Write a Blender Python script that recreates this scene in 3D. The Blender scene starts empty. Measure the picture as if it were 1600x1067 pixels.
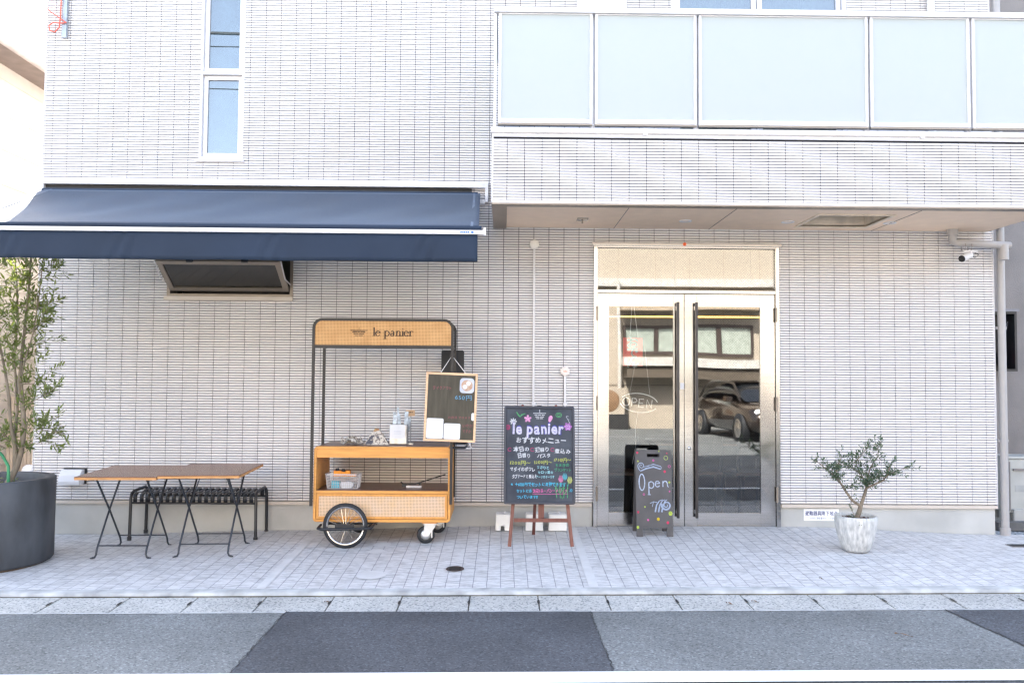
import bpy, math, random
from mathutils import Vector, Matrix
random.seed(7)
S = bpy.context.scene
COL = S.collection
PI = math.pi
# ------------------------------------------------------------ camera
FPX = 1300.0                       # focal length in pixels of a 1600 px wide frame
yaw, pit, rol = math.radians(.6), math.atan(56.5/1300), math.radians(.43)
CAM = Vector((0, -8.1, 1.44))
F_ = Vector((math.sin(yaw)*math.cos(pit), math.cos(yaw)*math.cos(pit), math.sin(pit)))
R0 = Vector((math.cos(yaw), -math.sin(yaw), 0)); U0 = R0.cross(F_)
RC = math.cos(rol)*R0 + math.sin(rol)*U0
UC = math.cos(rol)*U0 - math.sin(rol)*R0
cd = bpy.data.cameras.new('camera'); cam = bpy.data.objects.new('camera', cd); COL.objects.link(cam)
m = Matrix((RC, UC, -F_)).transposed().to_4x4(); m.translation = CAM
cam.matrix_world = m
cd.sensor_width = 36; cd.lens = 36*FPX/1600; cd.clip_end = 1500; cd.clip_start = .05
S.camera = cam
S.render.resolution_x, S.render.resolution_y = 1024, 682
# ------------------------------------------------------------ world, sun, exposure
w = bpy.data.worlds.new('World'); S.world = w; w.use_nodes = True
nt = w.node_tree; bg = nt.nodes['Background']
sky = nt.nodes.new('ShaderNodeTexSky'); sky.sky_type = 'NISHITA'; sky.sun_disc = False
SUN_EL, SUN_AZ = math.radians(44), math.radians(-22)     # azimuth from +Y towards +X
sky.sun_elevation = SUN_EL; sky.sun_rotation = SUN_AZ
sky.air_density = 1.0; sky.dust_density = 3.0; sky.ozone_density = .6
hs = nt.nodes.new('ShaderNodeHueSaturation'); hs.inputs['Saturation'].default_value = .72
nt.links.new(sky.outputs[0], hs.inputs['Color']); nt.links.new(hs.outputs[0], bg.inputs[0]); bg.inputs[1].default_value = .15
sd = bpy.data.lights.new('sun', 'SUN'); so = bpy.data.objects.new('sun', sd); COL.objects.link(so)
sd.energy = 4.5; sd.angle = math.radians(.5); sd.color = (1, .95, .87)
sdir = Vector((math.sin(SUN_AZ)*math.cos(SUN_EL), math.cos(SUN_AZ)*math.cos(SUN_EL), math.sin(SUN_EL)))
so.rotation_euler = sdir.to_track_quat('Z', 'Y').to_euler()
S.view_settings.view_transform = 'Standard'; S.view_settings.look = 'None'
S.view_settings.exposure = 2.82; S.view_settings.gamma = 1
S.cycles.max_bounces = 8; S.cycles.diffuse_bounces = 5; S.cycles.glossy_bounces = 4; S.cycles.transparent_max_bounces = 12
S.cycles.filter_width = 1.4
S.cycles.caustics_reflective = False; S.cycles.caustics_refractive = False

# ------------------------------------------------------------ helpers
def W(px, py, Y):
    d = F_ + (px-800)/FPX*RC + (533.5-py)/FPX*UC
    k = (Y-CAM.y)/d.y
    return CAM.x+k*d.x, CAM.z+k*d.z
def wx(px, py, Y): return W(px, py, Y)[0]
def wz(px, py, Y): return W(px, py, Y)[1]

def mat(name, col, rough=.6, metal=0., var=.08, scale=8., bump=0., bscale=150., spec=.5, stretch=(1,1,1), col2=None, alpha=None, coat=0):
    M = bpy.data.materials.new(name); M.use_nodes = True
    n = M.node_tree.nodes; l = M.node_tree.links; b = n['Principled BSDF']
    b.inputs['Roughness'].default_value = rough; b.inputs['Metallic'].default_value = metal
    b.inputs['Specular IOR Level'].default_value = spec; b.inputs['Coat Weight'].default_value = coat
    tc = n.new('ShaderNodeTexCoord'); mp = n.new('ShaderNodeMapping'); mp.inputs['Scale'].default_value = stretch
    l.new(tc.outputs['Object'], mp.inputs[0])
    nz = n.new('ShaderNodeTexNoise'); nz.inputs['Scale'].default_value = scale; nz.inputs['Detail'].default_value = 6
    l.new(mp.outputs[0], nz.inputs['Vector'])
    mx = n.new('ShaderNodeMix'); mx.data_type = 'RGBA'
    c2 = col2 or tuple(min(1, c*(1+2*var)) for c in col); c1 = col if col2 else tuple(c*(1-2*var) for c in col)
    mx.inputs[6].default_value = (*c1, 1); mx.inputs[7].default_value = (*c2, 1)
    rp = n.new('ShaderNodeMapRange'); rp.inputs[1].default_value = .3; rp.inputs[2].default_value = .7
    l.new(nz.outputs['Fac'], rp.inputs[0]); l.new(rp.outputs[0], mx.inputs[0]); l.new(mx.outputs[2], b.inputs['Base Color'])
    if bump:
        n2 = n.new('ShaderNodeTexNoise'); n2.inputs['Scale'].default_value = bscale; n2.inputs['Detail'].default_value = 4
        l.new(mp.outputs[0], n2.inputs['Vector'])
        bp = n.new('ShaderNodeBump'); bp.inputs['Strength'].default_value = bump; bp.inputs['Distance'].default_value = .01
        l.new(n2.outputs['Fac'], bp.inputs['Height']); l.new(bp.outputs[0], b.inputs['Normal'])
    return M

class MB:
    def __init__(s): s.v = []; s.f = []; s.sm = []
    def add(s, vs, fs, smooth=False):
        o = len(s.v); s.v += [tuple(p) for p in vs]; s.f += [tuple(i+o for i in f) for f in fs]; s.sm += [smooth]*len(fs); return s
    def box(s, x0, x1, y0, y1, z0, z1, rot=None):
        vs = [(x, y, z) for z in (z0, z1) for y in (y0, y1) for x in (x0, x1)]
        if rot is not None: vs = [rot @ Vector(p) for p in vs]
        return s.add(vs, [(0,2,3,1),(4,5,7,6),(0,1,5,4),(2,6,7,3),(0,4,6,2),(1,3,7,5)])
    def bbox(s, x0, x1, y0, y1, z0, z1, r=.01, n=3, axis='y'):
        """box with rounded corners, extruded along axis"""
        if axis == 'y': a0, a1, b0, b1, c0, c1 = x0, x1, z0, z1, y0, y1; mk = lambda a, b, c: (a, c, b)
        elif axis == 'z': a0, a1, b0, b1, c0, c1 = x0, x1, y0, y1, z0, z1; mk = lambda a, b, c: (a, b, c)
        else: a0, a1, b0, b1, c0, c1 = y0, y1, z0, z1, x0, x1; mk = lambda a, b, c: (c, a, b)
        pts = rrect(a0, a1, b0, b1, r, n)
        k = len(pts)
        vs = [mk(a, b, c0) for a, b in pts] + [mk(a, b, c1) for a, b in pts]
        fs = [tuple(range(k)), tuple(range(2*k-1, k-1, -1))] + [(i, k+i, k+(i+1) % k, (i+1) % k) for i in range(k)]
        return s.add(vs, fs)
    def tube(s, pts, r, n=8, closed=False, cap=True):
        pts = [Vector(p) for p in pts]; N = len(pts)
        rs = r if isinstance(r, (list, tuple)) else [r]*N
        vs = []; up = None
        for i, p in enumerate(pts):
            a = pts[(i-1) % N] if closed or i > 0 else p; b = pts[(i+1) % N] if closed or i < N-1 else p
            t = (b-a).normalized()
            if up is None: up = Vector((0,0,1)) if abs(t.z) < .9 else Vector((0,1,0))
            u = (up - t*up.dot(t))
            if u.length < 1e-4: u = t.orthogonal()
            u.normalize(); up = u; q = t.cross(u)
            for k in range(n):
                an = 2*PI*(k+.5)/n; vs.append(p + (u*math.cos(an)+q*math.sin(an))*rs[i])
        fs = []
        M = N if closed else N-1
        for i in range(M):
            j = (i+1) % N
            for k in range(n): fs.append((i*n+k, i*n+(k+1) % n, j*n+(k+1) % n, j*n+k))
        s.add(vs, fs, n > 5)
        if cap and not closed: s.add([vs[k] for k in range(n)], [tuple(range(n-1,-1,-1))]); s.add([vs[(N-1)*n+k] for k in range(n)], [tuple(range(n))])
        return s
    def lathe(s, prof, c=(0,0,0), n=32, axis='z', smooth=True):
        vs = []; k = len(prof)
        for i in range(n):
            a = 2*PI*i/n
            for r, h in prof:
                p = (r*math.cos(a), r*math.sin(a), h) if axis == 'z' else ((r*math.cos(a), h, r*math.sin(a)) if axis == 'y' else (h, r*math.cos(a), r*math.sin(a)))
                vs.append((p[0]+c[0], p[1]+c[1], p[2]+c[2]))
        fs = [(i*k+j, ((i+1) % n)*k+j, ((i+1) % n)*k+j+1, i*k+j+1) for i in range(n) for j in range(k-1)]
        return s.add(vs, fs, smooth)
    def disc(s, c, r, n=24, axis='y', flip=False):
        pts = [(c[0]+r*math.cos(2*PI*i/n), c[1], c[2]+r*math.sin(2*PI*i/n)) if axis == 'y' else (c[0]+r*math.cos(2*PI*i/n), c[1]+r*math.sin(2*PI*i/n), c[2]) for i in range(n)]
        return s.add(pts, [tuple(range(n))])
    def prism(s, poly, y0, y1):     # polygon in XZ, extruded along Y
        k = len(poly)
        return s.add([(x, y0, z) for x, z in poly]+[(x, y1, z) for x, z in poly], [tuple(range(k)), tuple(range(2*k-1, k-1, -1))]+[(i, k+i, k+(i+1) % k, (i+1) % k) for i in range(k)])
    def prismx(s, poly, x0, x1):    # polygon in YZ, extruded along X
        k = len(poly)
        return s.add([(x0, y, z) for y, z in poly]+[(x1, y, z) for y, z in poly], [tuple(range(k)), tuple(range(2*k-1, k-1, -1))]+[(i, k+i, k+(i+1) % k, (i+1) % k) for i in range(k)])
    def build(s, name, material, parent=None, loc=None, **tags):
        me = bpy.data.meshes.new(name); me.from_pydata(s.v, [], s.f); me.update()
        me.polygons.foreach_set('use_smooth', s.sm)
        me.materials.append(material)
        o = bpy.data.objects.new(name, me); COL.objects.link(o)
        if parent is not None: o.parent = parent
        if loc: o.location = loc
        for k, v in tags.items(): o[k] = v
        return o
def rrect(a0, a1, b0, b1, r, n=3):
    pts = []
    for (cx, cy, st) in ((a1-r, b1-r, 0), (a0+r, b1-r, PI/2), (a0+r, b0+r, PI), (a1-r, b0+r, 1.5*PI)):
        for i in range(n+1):
            a = st+PI/2*i/n; pts.append((cx+r*math.cos(a), cy+r*math.sin(a)))
    return pts
def bevel(o, w_=.004, n=2):
    b = o.modifiers.new('bevel', 'BEVEL'); b.width = w_; b.segments = n; b.limit_method = 'ANGLE'; return o
def thing(name, label, cat, loc=(0,0,0), rz=0, group=None, rot=None):
    o = bpy.data.objects.new(name, None); COL.objects.link(o); o.empty_display_size = .1
    o.location = loc; o.rotation_euler = rot or (0,0,rz); o['label'] = label; o['category'] = cat
    if group: o['group'] = group
    return o
def struct(o): o['kind'] = 'structure'; return o
def copy_tree(o, parent=None):
    c = o.copy(); COL.objects.link(c)
    if parent: c.parent = parent
    for ch in list(o.children): copy_tree(ch, c)
    return c
# ---- lettering -----------------------------------------------------
_gc = {}
def glyph(ch, off=0.0):
    if (ch, off) in _gc: return _gc[(ch, off)]
    cu = bpy.data.curves.new('t', 'FONT'); cu.body = ch; cu.size = 1; cu.offset = off; cu.resolution_u = 3
    ob = bpy.data.objects.new('t', cu); COL.objects.link(ob)
    dg = bpy.context.evaluated_depsgraph_get(); me = bpy.data.meshes.new_from_object(ob.evaluated_get(dg))
    r = ([tuple(v.co[:2]) for v in me.vertices], [tuple(p.vertices) for p in me.polygons])
    bpy.data.objects.remove(ob); bpy.data.curves.remove(cu); bpy.data.meshes.remove(me)
    _gc[(ch, off)] = r; return r
def text(mb, s, x, z, size, y=0., width=None, jit=0., off=0., slant=0., center=False, sx=1.):
    """lettering laid in the XZ plane facing -Y; x,z = left end of the baseline"""
    out = []; cx = 0
    for ch in s:
        if ch == ' ': cx += .3; continue
        v, f = glyph(ch, off)
        if not v: cx += .3; continue
        mn = min(p[0] for p in v); mxx = max(p[0] for p in v)
        cjk = ord(ch) > 0x2000
        adv = 1.0 if cjk else (mxx-mn)+.11
        dx = cx + ((1-(mxx-mn))/2 if cjk else .0) - mn
        a = random.uniform(-jit, jit)*.18; k = 1+random.uniform(-jit, jit)*.12; dz = random.uniform(-jit, jit)*.05
        mcx, mcz = (mn+mxx)/2+dx, .35
        pts = []
        for p in v:
            px, pz = p[0]+dx-mcx, p[1]-mcz
            px, pz = k*(px*math.cos(a)-pz*math.sin(a)), k*(px*math.sin(a)+pz*math.cos(a))
            pts.append((px+mcx+slant*(pz+mcz), pz+mcz+dz))
        out.append((pts, f)); cx += adv
    sc = size; sxx = size*sx
    if width: sxx = width/cx
    ox = x-(cx*sxx/2 if center else 0)
    for pts, f in out:
        mb.add([(ox+p[0]*sxx, y, z+p[1]*sc) for p in pts], f)
    return ox+cx*sxx
def ribbon(mb, pts, wd, y=0., closed=False):
    """flat hand-drawn stroke in the XZ plane"""
    n = len(pts); vs = []
    ws = wd if isinstance(wd, (list, tuple)) else [wd]*n
    for i in range(n):
        a = pts[(i-1) % n] if closed or i else pts[i]; b = pts[(i+1) % n] if closed or i < n-1 else pts[i]
        dx, dz = b[0]-a[0], b[1]-a[1]; L = math.hypot(dx, dz) or 1
        nx, nz = -dz/L*ws[i]/2, dx/L*ws[i]/2
        vs += [(pts[i][0]+nx, y, pts[i][1]+nz), (pts[i][0]-nx, y, pts[i][1]-nz)]
    fs = [(2*i, 2*i+1, 2*((i+1) % n)+1, 2*((i+1) % n)) for i in range(n if closed else n-1)]
    mb.add(vs, fs)
def arc(cx, cz, rx, rz_, a0, a1, n=16):
    return [(cx+rx*math.cos(math.radians(a0+(a1-a0)*i/n)), cz+rz_*math.sin(math.radians(a0+(a1-a0)*i/n))) for i in range(n+1)]
def spiral(cx, cz, r0, r1, a0, a1, n=26):
    return [(cx+(r0+(r1-r0)*i/n)*math.cos(math.radians(a0+(a1-a0)*i/n)), cz+(r0+(r1-r0)*i/n)*math.sin(math.radians(a0+(a1-a0)*i/n))) for i in range(n+1)]
# ------------------------------------------------------------ materials of the setting
def nodes(M): return M.node_tree.nodes, M.node_tree.links, M.node_tree.nodes['Principled BSDF']
M_tile = mat('glazed_white_tile', (.73,.702,.695), .42, var=.014, scale=1.5, spec=.4)
M_grout = mat('dark_grout', (.030,.029,.036), .95)
M_white = mat('white_painted_metal', (.66,.655,.675), .4, var=.02)
M_alu = mat('pale_aluminium_frame', (.62,.61,.63), .35, .35, var=.03)
M_bronze = mat('champagne_aluminium', (.27,.23,.19), .35, .4, var=.03)
M_plinth = mat('grey_cement_plinth', (.46,.465,.45), .85, var=.06, scale=2.5, bump=.15, bscale=60)
M_render = mat('beige_render', (.62,.52,.43), .8, var=.03)
M_soffit = mat('beige_soffit_board', (.84,.66,.50), .6, var=.02)
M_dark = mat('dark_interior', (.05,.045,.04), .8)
M_steel = mat('brushed_stainless_steel', (.49,.485,.48), .16, 1., var=.04, scale=3, stretch=(1,1,30))
M_black = mat('black_powder_coat', (.012,.014,.018), .38, var=.1)
M_blackmatt = mat('matt_black', (.02,.02,.021), .7, var=.1)
M_trim = mat('beige_base_trim', (.56,.50,.44), .5, var=.02)
def glass(name, tint=(.8,.85,.85), refl=.32, mesh=0., rough=0.):
    M = bpy.data.materials.new(name); M.use_nodes = True; n = M.node_tree.nodes; l = M.node_tree.links; n.clear()
    out = n.new('ShaderNodeOutputMaterial'); g = n.new('ShaderNodeBsdfGlossy'); g.inputs['Roughness'].default_value = rough
    t = n.new('ShaderNodeBsdfTransparent'); t.inputs[0].default_value = (*tint, 1)
    mx = n.new('ShaderNodeMixShader'); lw = n.new('ShaderNodeLayerWeight'); lw.inputs[0].default_value = .25
    mr = n.new('ShaderNodeMapRange'); mr.inputs[3].default_value = refl; mr.inputs[4].default_value = 1
    l.new(lw.outputs['Fresnel'], mr.inputs[0]); l.new(mr.outputs[0], mx.inputs[0]); l.new(t.outputs[0], mx.inputs[1]); l.new(g.outputs[0], mx.inputs[2])
    # old panes are never perfectly flat
    tcw = n.new('ShaderNodeTexCoord'); nw = n.new('ShaderNodeTexNoise'); nw.inputs['Scale'].default_value = 1.3; nw.inputs['Detail'].default_value = 0
    l.new(tcw.outputs['Object'], nw.inputs['Vector']); bw = n.new('ShaderNodeBump'); bw.inputs['Strength'].default_value = .16; bw.inputs['Distance'].default_value = .01
    l.new(nw.outputs['Fac'], bw.inputs['Height']); l.new(bw.outputs[0], g.inputs['Normal'])
    last = mx
    if mesh:
        tc = n.new('ShaderNodeTexCoord'); sx = n.new('ShaderNodeSeparateXYZ'); l.new(tc.outputs['Object'], sx.inputs[0])
        def mth(op, a, b=None):
            k = n.new('ShaderNodeMath'); k.operation = op
            for i, q in enumerate((a, b)):
                if q is None: continue
                if isinstance(q, (int, float)): k.inputs[i].default_value = q
                else: l.new(q, k.inputs[i])
            return k.outputs[0]
        res = None
        for sg in (1, -1):
            d = mth('ADD', sx.outputs[0], mth('MULTIPLY', sx.outputs[2], sg*1.0))
            fr = mth('FRACT', mth('MULTIPLY', d, 1/mesh)); c = mth('LESS_THAN', fr, .07)
            res = c if res is None else mth('MAXIMUM', res, c)
        wd = n.new('ShaderNodeBsdfDiffuse'); wd.inputs[0].default_value = (.05,.05,.055,1)
        m2 = n.new('ShaderNodeMixShader'); k = mth('MULTIPLY', res, .28); l.new(k, m2.inputs[0]); l.new(mx.outputs[0], m2.inputs[1]); l.new(wd.outputs[0], m2.inputs[2]); last = m2
    l.new(last.outputs[0], out.inputs[0]); return M
M_glass = glass('clear_wired_glass', (.95,.96,.94), .13, .026)
M_glass2 = glass('blue_reflecting_glass', (.55,.62,.66), .20, .0)
M_glass3 = glass('hopper_glass', (.25,.28,.25), .05, 0)

# ------------------------------------------------------------ ground, road, paving
def lerpt(x, xs, zs):
    if x <= xs[0]: return zs[0]
    for i in range(len(xs)-1):
        if x <= xs[i+1]:
            a = (x-xs[i])/(xs[i+1]-xs[i]); a = a*a*(3-2*a); return zs[i]+a*(zs[i+1]-zs[i])
    return zs[-1]
def slope(x): return .009*max(-8, min(8, x))
def zw(x): return lerpt(x, [-5,-4,-2,0,2.8,4.8,6], [-.10,-.09,-.04,.01,.02,-.046,-.05])
KY, GY0, GY1 = -1.93, -2.10, -2.48
def zpave(x, y):
    s = min(max(-y/1.93, 0), 1); return zw(x)*(1-s)+(-.10+slope(x))*s
def zroad(x, y): return -.122+slope(x)-.008*min(2.5, max(0, -y-2.48))
def sheet(name, xs, ys, zf, M):
    mb = MB(); nx = len(xs)
    mb.add([(x, y, zf(x, y)) for y in ys for x in xs], [(j*nx+i, j*nx+i+1, (j+1)*nx+i+1, (j+1)*nx+i) for j in range(len(ys)-1) for i in range(nx-1)], True)
    return struct(mb.build(name, M))
def lin(a, b, n): return [a+(b-a)*i/n for i in range(n+1)]
# stamped paving
def paving_mat():
    M = mat('stamped_concrete_paving', (.40,.415,.45), .55, var=.0, scale=3.5); n, l, b = nodes(M)
    tc = n.new('ShaderNodeTexCoord'); mp = n.new('ShaderNodeMapping'); mp.inputs['Rotation'].default_value = (0,0,PI/2); l.new(tc.outputs['Object'], mp.inputs[0])
    wob = n.new('ShaderNodeTexNoise'); wob.inputs['Scale'].default_value = 9; wob.inputs['Detail'].default_value = 3; l.new(mp.outputs[0], wob.inputs['Vector'])
    va = n.new('ShaderNodeVectorMath'); va.operation = 'MULTIPLY_ADD'; l.new(wob.outputs['Color'], va.inputs[0]); va.inputs[1].default_value = (.012,.012,0); l.new(mp.outputs[0], va.inputs[2])
    br = n.new('ShaderNodeTexBrick'); l.new(va.outputs[0], br.inputs['Vector'])
    br.inputs['Scale'].default_value = 1; br.inputs['Brick Width'].default_value = .235; br.inputs['Row Height'].default_value = .102
    br.inputs['Mortar Size'].default_value = .0035; br.inputs['Mortar Smooth'].default_value = .35; br.inputs['Bias'].default_value = 0
    br.inputs['Color1'].default_value = (.565,.565,.57,1); br.inputs['Color2'].default_value = (.61,.61,.615,1); br.inputs['Mortar'].default_value = (.30,.30,.335,1)
    st = n.new('ShaderNodeTexNoise'); st.inputs['Scale'].default_value = 13; st.inputs['Detail'].default_value = 8; st.inputs['Roughness'].default_value = .75
    mp2 = n.new('ShaderNodeMapping'); mp2.inputs['Scale'].default_value = (.8,3.2,1); l.new(tc.outputs['Object'], mp2.inputs[0]); l.new(mp2.outputs[0], st.inputs['Vector'])
    rp = n.new('ShaderNodeMapRange'); rp.inputs[1].default_value = .36; rp.inputs[2].default_value = .56; rp.inputs[3].default_value = .60; rp.inputs[4].default_value = 1.08; l.new(st.outputs['Fac'], rp.inputs[0])
    mx = n.new('ShaderNodeMix'); mx.data_type = 'RGBA'; mx.blend_type = 'MULTIPLY'; mx.inputs[0].default_value = 1
    l.new(br.outputs['Color'], mx.inputs[6]); l.new(rp.outputs[0], mx.inputs[7]); l.new(mx.outputs[2], b.inputs['Base Color'])
    bp = n.new('ShaderNodeBump'); bp.inputs['Strength'].default_value = .6; bp.inputs['Distance'].default_value = .006
    inv = n.new('ShaderNodeMath'); inv.operation = 'SUBTRACT'; l.new(st.outputs['Fac'], inv.inputs[0]); l.new(br.outputs['Fac'], inv.inputs[1])
    l.new(inv.outputs[0], bp.inputs['Height']); l.new(bp.outputs[0], b.inputs['Normal']); return M
M_pave = paving_mat()
def speckle(name, base, dark, light, scale, rough=.85, patch=.12, bump=.4):
    M = mat(name, base, rough, var=patch, scale=1.2); n, l, b = nodes(M)
    src = b.inputs['Base Color'].links[0].from_socket
    tc = n.new('ShaderNodeTexCoord'); v = n.new('ShaderNodeTexVoronoi'); v.inputs['Scale'].default_value = scale; l.new(tc.outputs['Object'], v.inputs['Vector'])
    sp = n.new('ShaderNodeSeparateColor'); l.new(v.outputs['Color'], sp.inputs[0])
    cr = n.new('ShaderNodeValToRGB'); e = cr.color_ramp.elements; e[0].position = 0; e[0].color = (*dark,1); e[1].position = 1; e[1].color = (*light,1)
    k = e.new(.35); k.color = (1,1,1,1); k = e.new(.8); k.color = (1.0,1.0,1.0,1)
    l.new(sp.outputs[0], cr.inputs[0])
    mx = n.new('ShaderNodeMix'); mx.data_type = 'RGBA'; mx.blend_type = 'MULTIPLY'; mx.inputs[0].default_value = 1; mx.clamp_result = False
    l.new(src, mx.inputs[6]); l.new(cr.outputs[0], mx.inputs[7]); l.new(mx.outputs[2], b.inputs['Base Color'])
    bp = n.new('ShaderNodeBump'); bp.inputs['Strength'].default_value = bump; bp.inputs['Distance'].default_value = .004; l.new(sp.outputs[0], bp.inputs['Height']); l.new(bp.outputs[0], b.inputs['Normal'])
    return M
M_road = speckle('worn_grey_asphalt', (.150,.160,.163), (.5,.5,.5), (1.6,1.6,1.6), 100, .8, .11)
M_road2 = speckle('newer_dark_asphalt', (.058,.063,.073), (.45,.45,.45), (1.7,1.7,1.7), 100, .8, .14)
M_gut = speckle('exposed_aggregate_concrete', (.41,.41,.395), (.38,.42,.44), (1.25,1.25,1.25), 95, .8, .07)
M_kerb = mat('pale_kerb_concrete', (.40,.41,.41), .8, var=.16, scale=7, bump=.3, bscale=40)
M_line = mat('white_road_paint', (.80,.81,.82), .6, var=.03, scale=12)
M_moss = mat('dirt_and_moss', (.03,.028,.02), .95, var=.3, scale=7, col2=(.20,.17,.12))
M_gravel = speckle('grey_gravel', (.30,.33,.36), (.2,.2,.2), (2,2,2), 40, .9, .1, 1)
M_earth = mat('bare_ground', (.20,.19,.18), .9, var=.1)
xs = lin(-14, 14, 112)
sheet('ground', [-300,-40,40,300], [-300,-40,40,300], lambda x,y: -.32, M_earth)
sheet('paving', [x for x in xs if x <= 6.6], lin(KY, .0, 10), zpave, M_pave)
sheet('side_yard', lin(4.82, 9, 10), lin(.003, 9, 8), lambda x,y: zpave(x, 0)-.012, M_gravel)
sheet('side_passage', lin(-5.7, -4.5, 4), lin(.003, 12, 8), lambda x,y: zpave(x, 0)-.008, M_kerb)
xl = [-60,-30]+xs+[30,60]
sheet('kerb', xs, [KY-.12, KY-.112, KY-.1, KY-.004], lambda x,y: -.096+slope(x)+(.0 if y > KY-.105 else (-.006 if y > KY-.115 else -.04)), M_kerb)
sheet('kerb_dirt', xs, [GY0-.01, KY-.10], lambda x,y: -.118+slope(x), M_moss)
sheet('road', xl, [-9.2,-6,-4.98,-4,-3,GY1], zroad, M_road)
sheet('parking_lot', xl, [-40,-20,-9.2], lambda x,y: zroad(x,y)+.0, M_road)
# gutter of precast blocks
mb = MB(); bw = .482; x = -14.2
while x < 14:
    x0, x1 = x+.004, x+bw-.004
    za, zb = slope(x0)-.112, slope(x1)-.112
    j = random.uniform(-.002, .002); zl = -.012
    y1, y0 = GY0, GY1+.028
    mb.add([(x0,y0,za+j+zl-.05),(x1,y0,zb+j+zl-.05),(x1,y1,zb+j-.05),(x0,y1,za+j-.05),(x0,y0,za+j+zl),(x1,y0,zb+j+zl),(x1,y1,zb+j),(x0,y1,za+j)],
           [(0,3,2,1),(4,5,6,7),(0,1,5,4),(2,3,7,6),(0,4,7,3),(1,2,6,5)])
    x += bw
struct(bevel(mb.build('gutter', M_gut), .003, 1))
mb = MB(); x = -14.2
while x < 14:          # drain notches between the blocks
    zc = slope(x)-.112
    mb.add([(x+.020*math.cos(a*PI/6)*(.6 if math.cos(a*PI/6) < 0 else .35), (GY0+GY1)/2+.03+.045*math.sin(a*PI/6), zc-.006+.0035+(.06*math.sin(a*PI/6))*.03+.0035) for a in range(12)], [tuple(range(12))]); x += bw
struct(mb.build('gutter_slots', M_blackmatt))
sheet('gutter_bed', xs, [GY1+.01, GY0-.001], lambda x,y: slope(x)-.15, M_moss)
sheet('gutter_edge', xs, [GY1+.001, GY1+.0275], lambda x,y: slope(x)-.1195, M_kerb)
# asphalt patches with cut edges
def patch(name, poly, M, dz=.004):
    pts = []
    for i in range(len(poly)):
        (x0,y0),(x1,y1) = poly[i], poly[(i+1) % len(poly)]
        k = max(1, int(math.hypot(x1-x0, y1-y0)/.04))
        for j in range(k):
            t = j/k; q = random.uniform(-.005,.005)
            pts.append((x0+(x1-x0)*t+q, y0+(y1-y0)*t+q*.5))
    # triangulated as a strip fan through from_pydata n-gon: rows follow the road surface
    mb = MB(); mb.add([(x, y, zroad(x, y)+dz) for x, y in pts], [tuple(range(len(pts)))]); return struct(mb.build(name, M))
def G(px, py, zf):
    z = 0
    for _ in range(12):
        d = F_ + (px-800)/FPX*RC + (533.5-py)/FPX*UC
        k = (z-CAM.z)/d.z; x, y = CAM.x+k*d.x, CAM.y+k*d.y; z = zf(x, y)
    return x, y, z
zr = lambda x, y: zroad(x, y)
a, b_, c, d = [G(*q, zr)[:2] for q in ((447,956),(922,955.5),(960,1052),(357,1054.5))]
patch('road_patch', [d, (d[0]+.0,d[1]), c, b_, a], M_road2)
a, b_ = G(1475,952,zr)[:2], G(1600,1009,zr)[:2]
sl = (b_[0]-a[0])/(b_[1]-a[1]); q = -3.58
patch('road_patch', [(a[0]+sl*(q-a[1]), q), (12, q), (12, GY1-.002), (a[0], GY1-.002)], M_road2)
def sweep(name, y0, y1, zf, M, x0=-14, x1=14):
    return sheet(name, lin(x0, x1, 60), [y0, y1], zf, M)
# darker seams along the cut edges
M_seamr = mat('tar_seam', (.022,.024,.028), .6, var=.2, scale=30)
def seam(p, q, w_=.010):
    mb = MB(); n_ = int(math.hypot(q[0]-p[0], q[1]-p[1])/.03); vs = []
    for i in range(n_+1):
        t = i/n_; x = p[0]+(q[0]-p[0])*t+random.uniform(-.007,.007); y = p[1]+(q[1]-p[1])*t+random.uniform(-.003,.003); ww = w_*random.uniform(.2,1)
        vs += [(x-ww/2, y, zroad(x,y)+.0075), (x+ww/2, y, zroad(x,y)+.0075)]
    mb.add(vs, [(2*i, 2*i+1, 2*i+3, 2*i+2) for i in range(n_)]); struct(mb.build('road_seam', M_seamr))
seam(d, G(447,956,zr)[:2]); seam(G(960,1052,zr)[:2], G(922,955.5,zr)[:2]); 
ra, rb = G(1475,952,zr)[:2], G(1600,1009,zr)[:2]; seam(ra, (ra[0]+sl*(-3.58-ra[1]), -3.58))
sweep('road_marking', -3.755, -3.60, lambda x,y: zroad(x,y)+.008, M_line)
sweep('road_patch', -5.2, -3.77, lambda x,y: zroad(x,y)+.004, speckle('blue_grey_asphalt', (.10,.10,.11), (.5,.5,.5), (1.5,1.5,1.5), 110, .8, .08))
struct(MB().box(-.075,.075,-8.6,-4.7,0,.006).build('parking_marking', M_line, loc=(2.6,-8,-.14)))
for k in range(4):
    o = struct(MB().box(-.07,.07,-2.6,2.6,0,.006).build('parking_marking', M_line, loc=(1.6+k*2.6,-13.5,-.136))); o.rotation_euler[2] = .25
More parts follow.
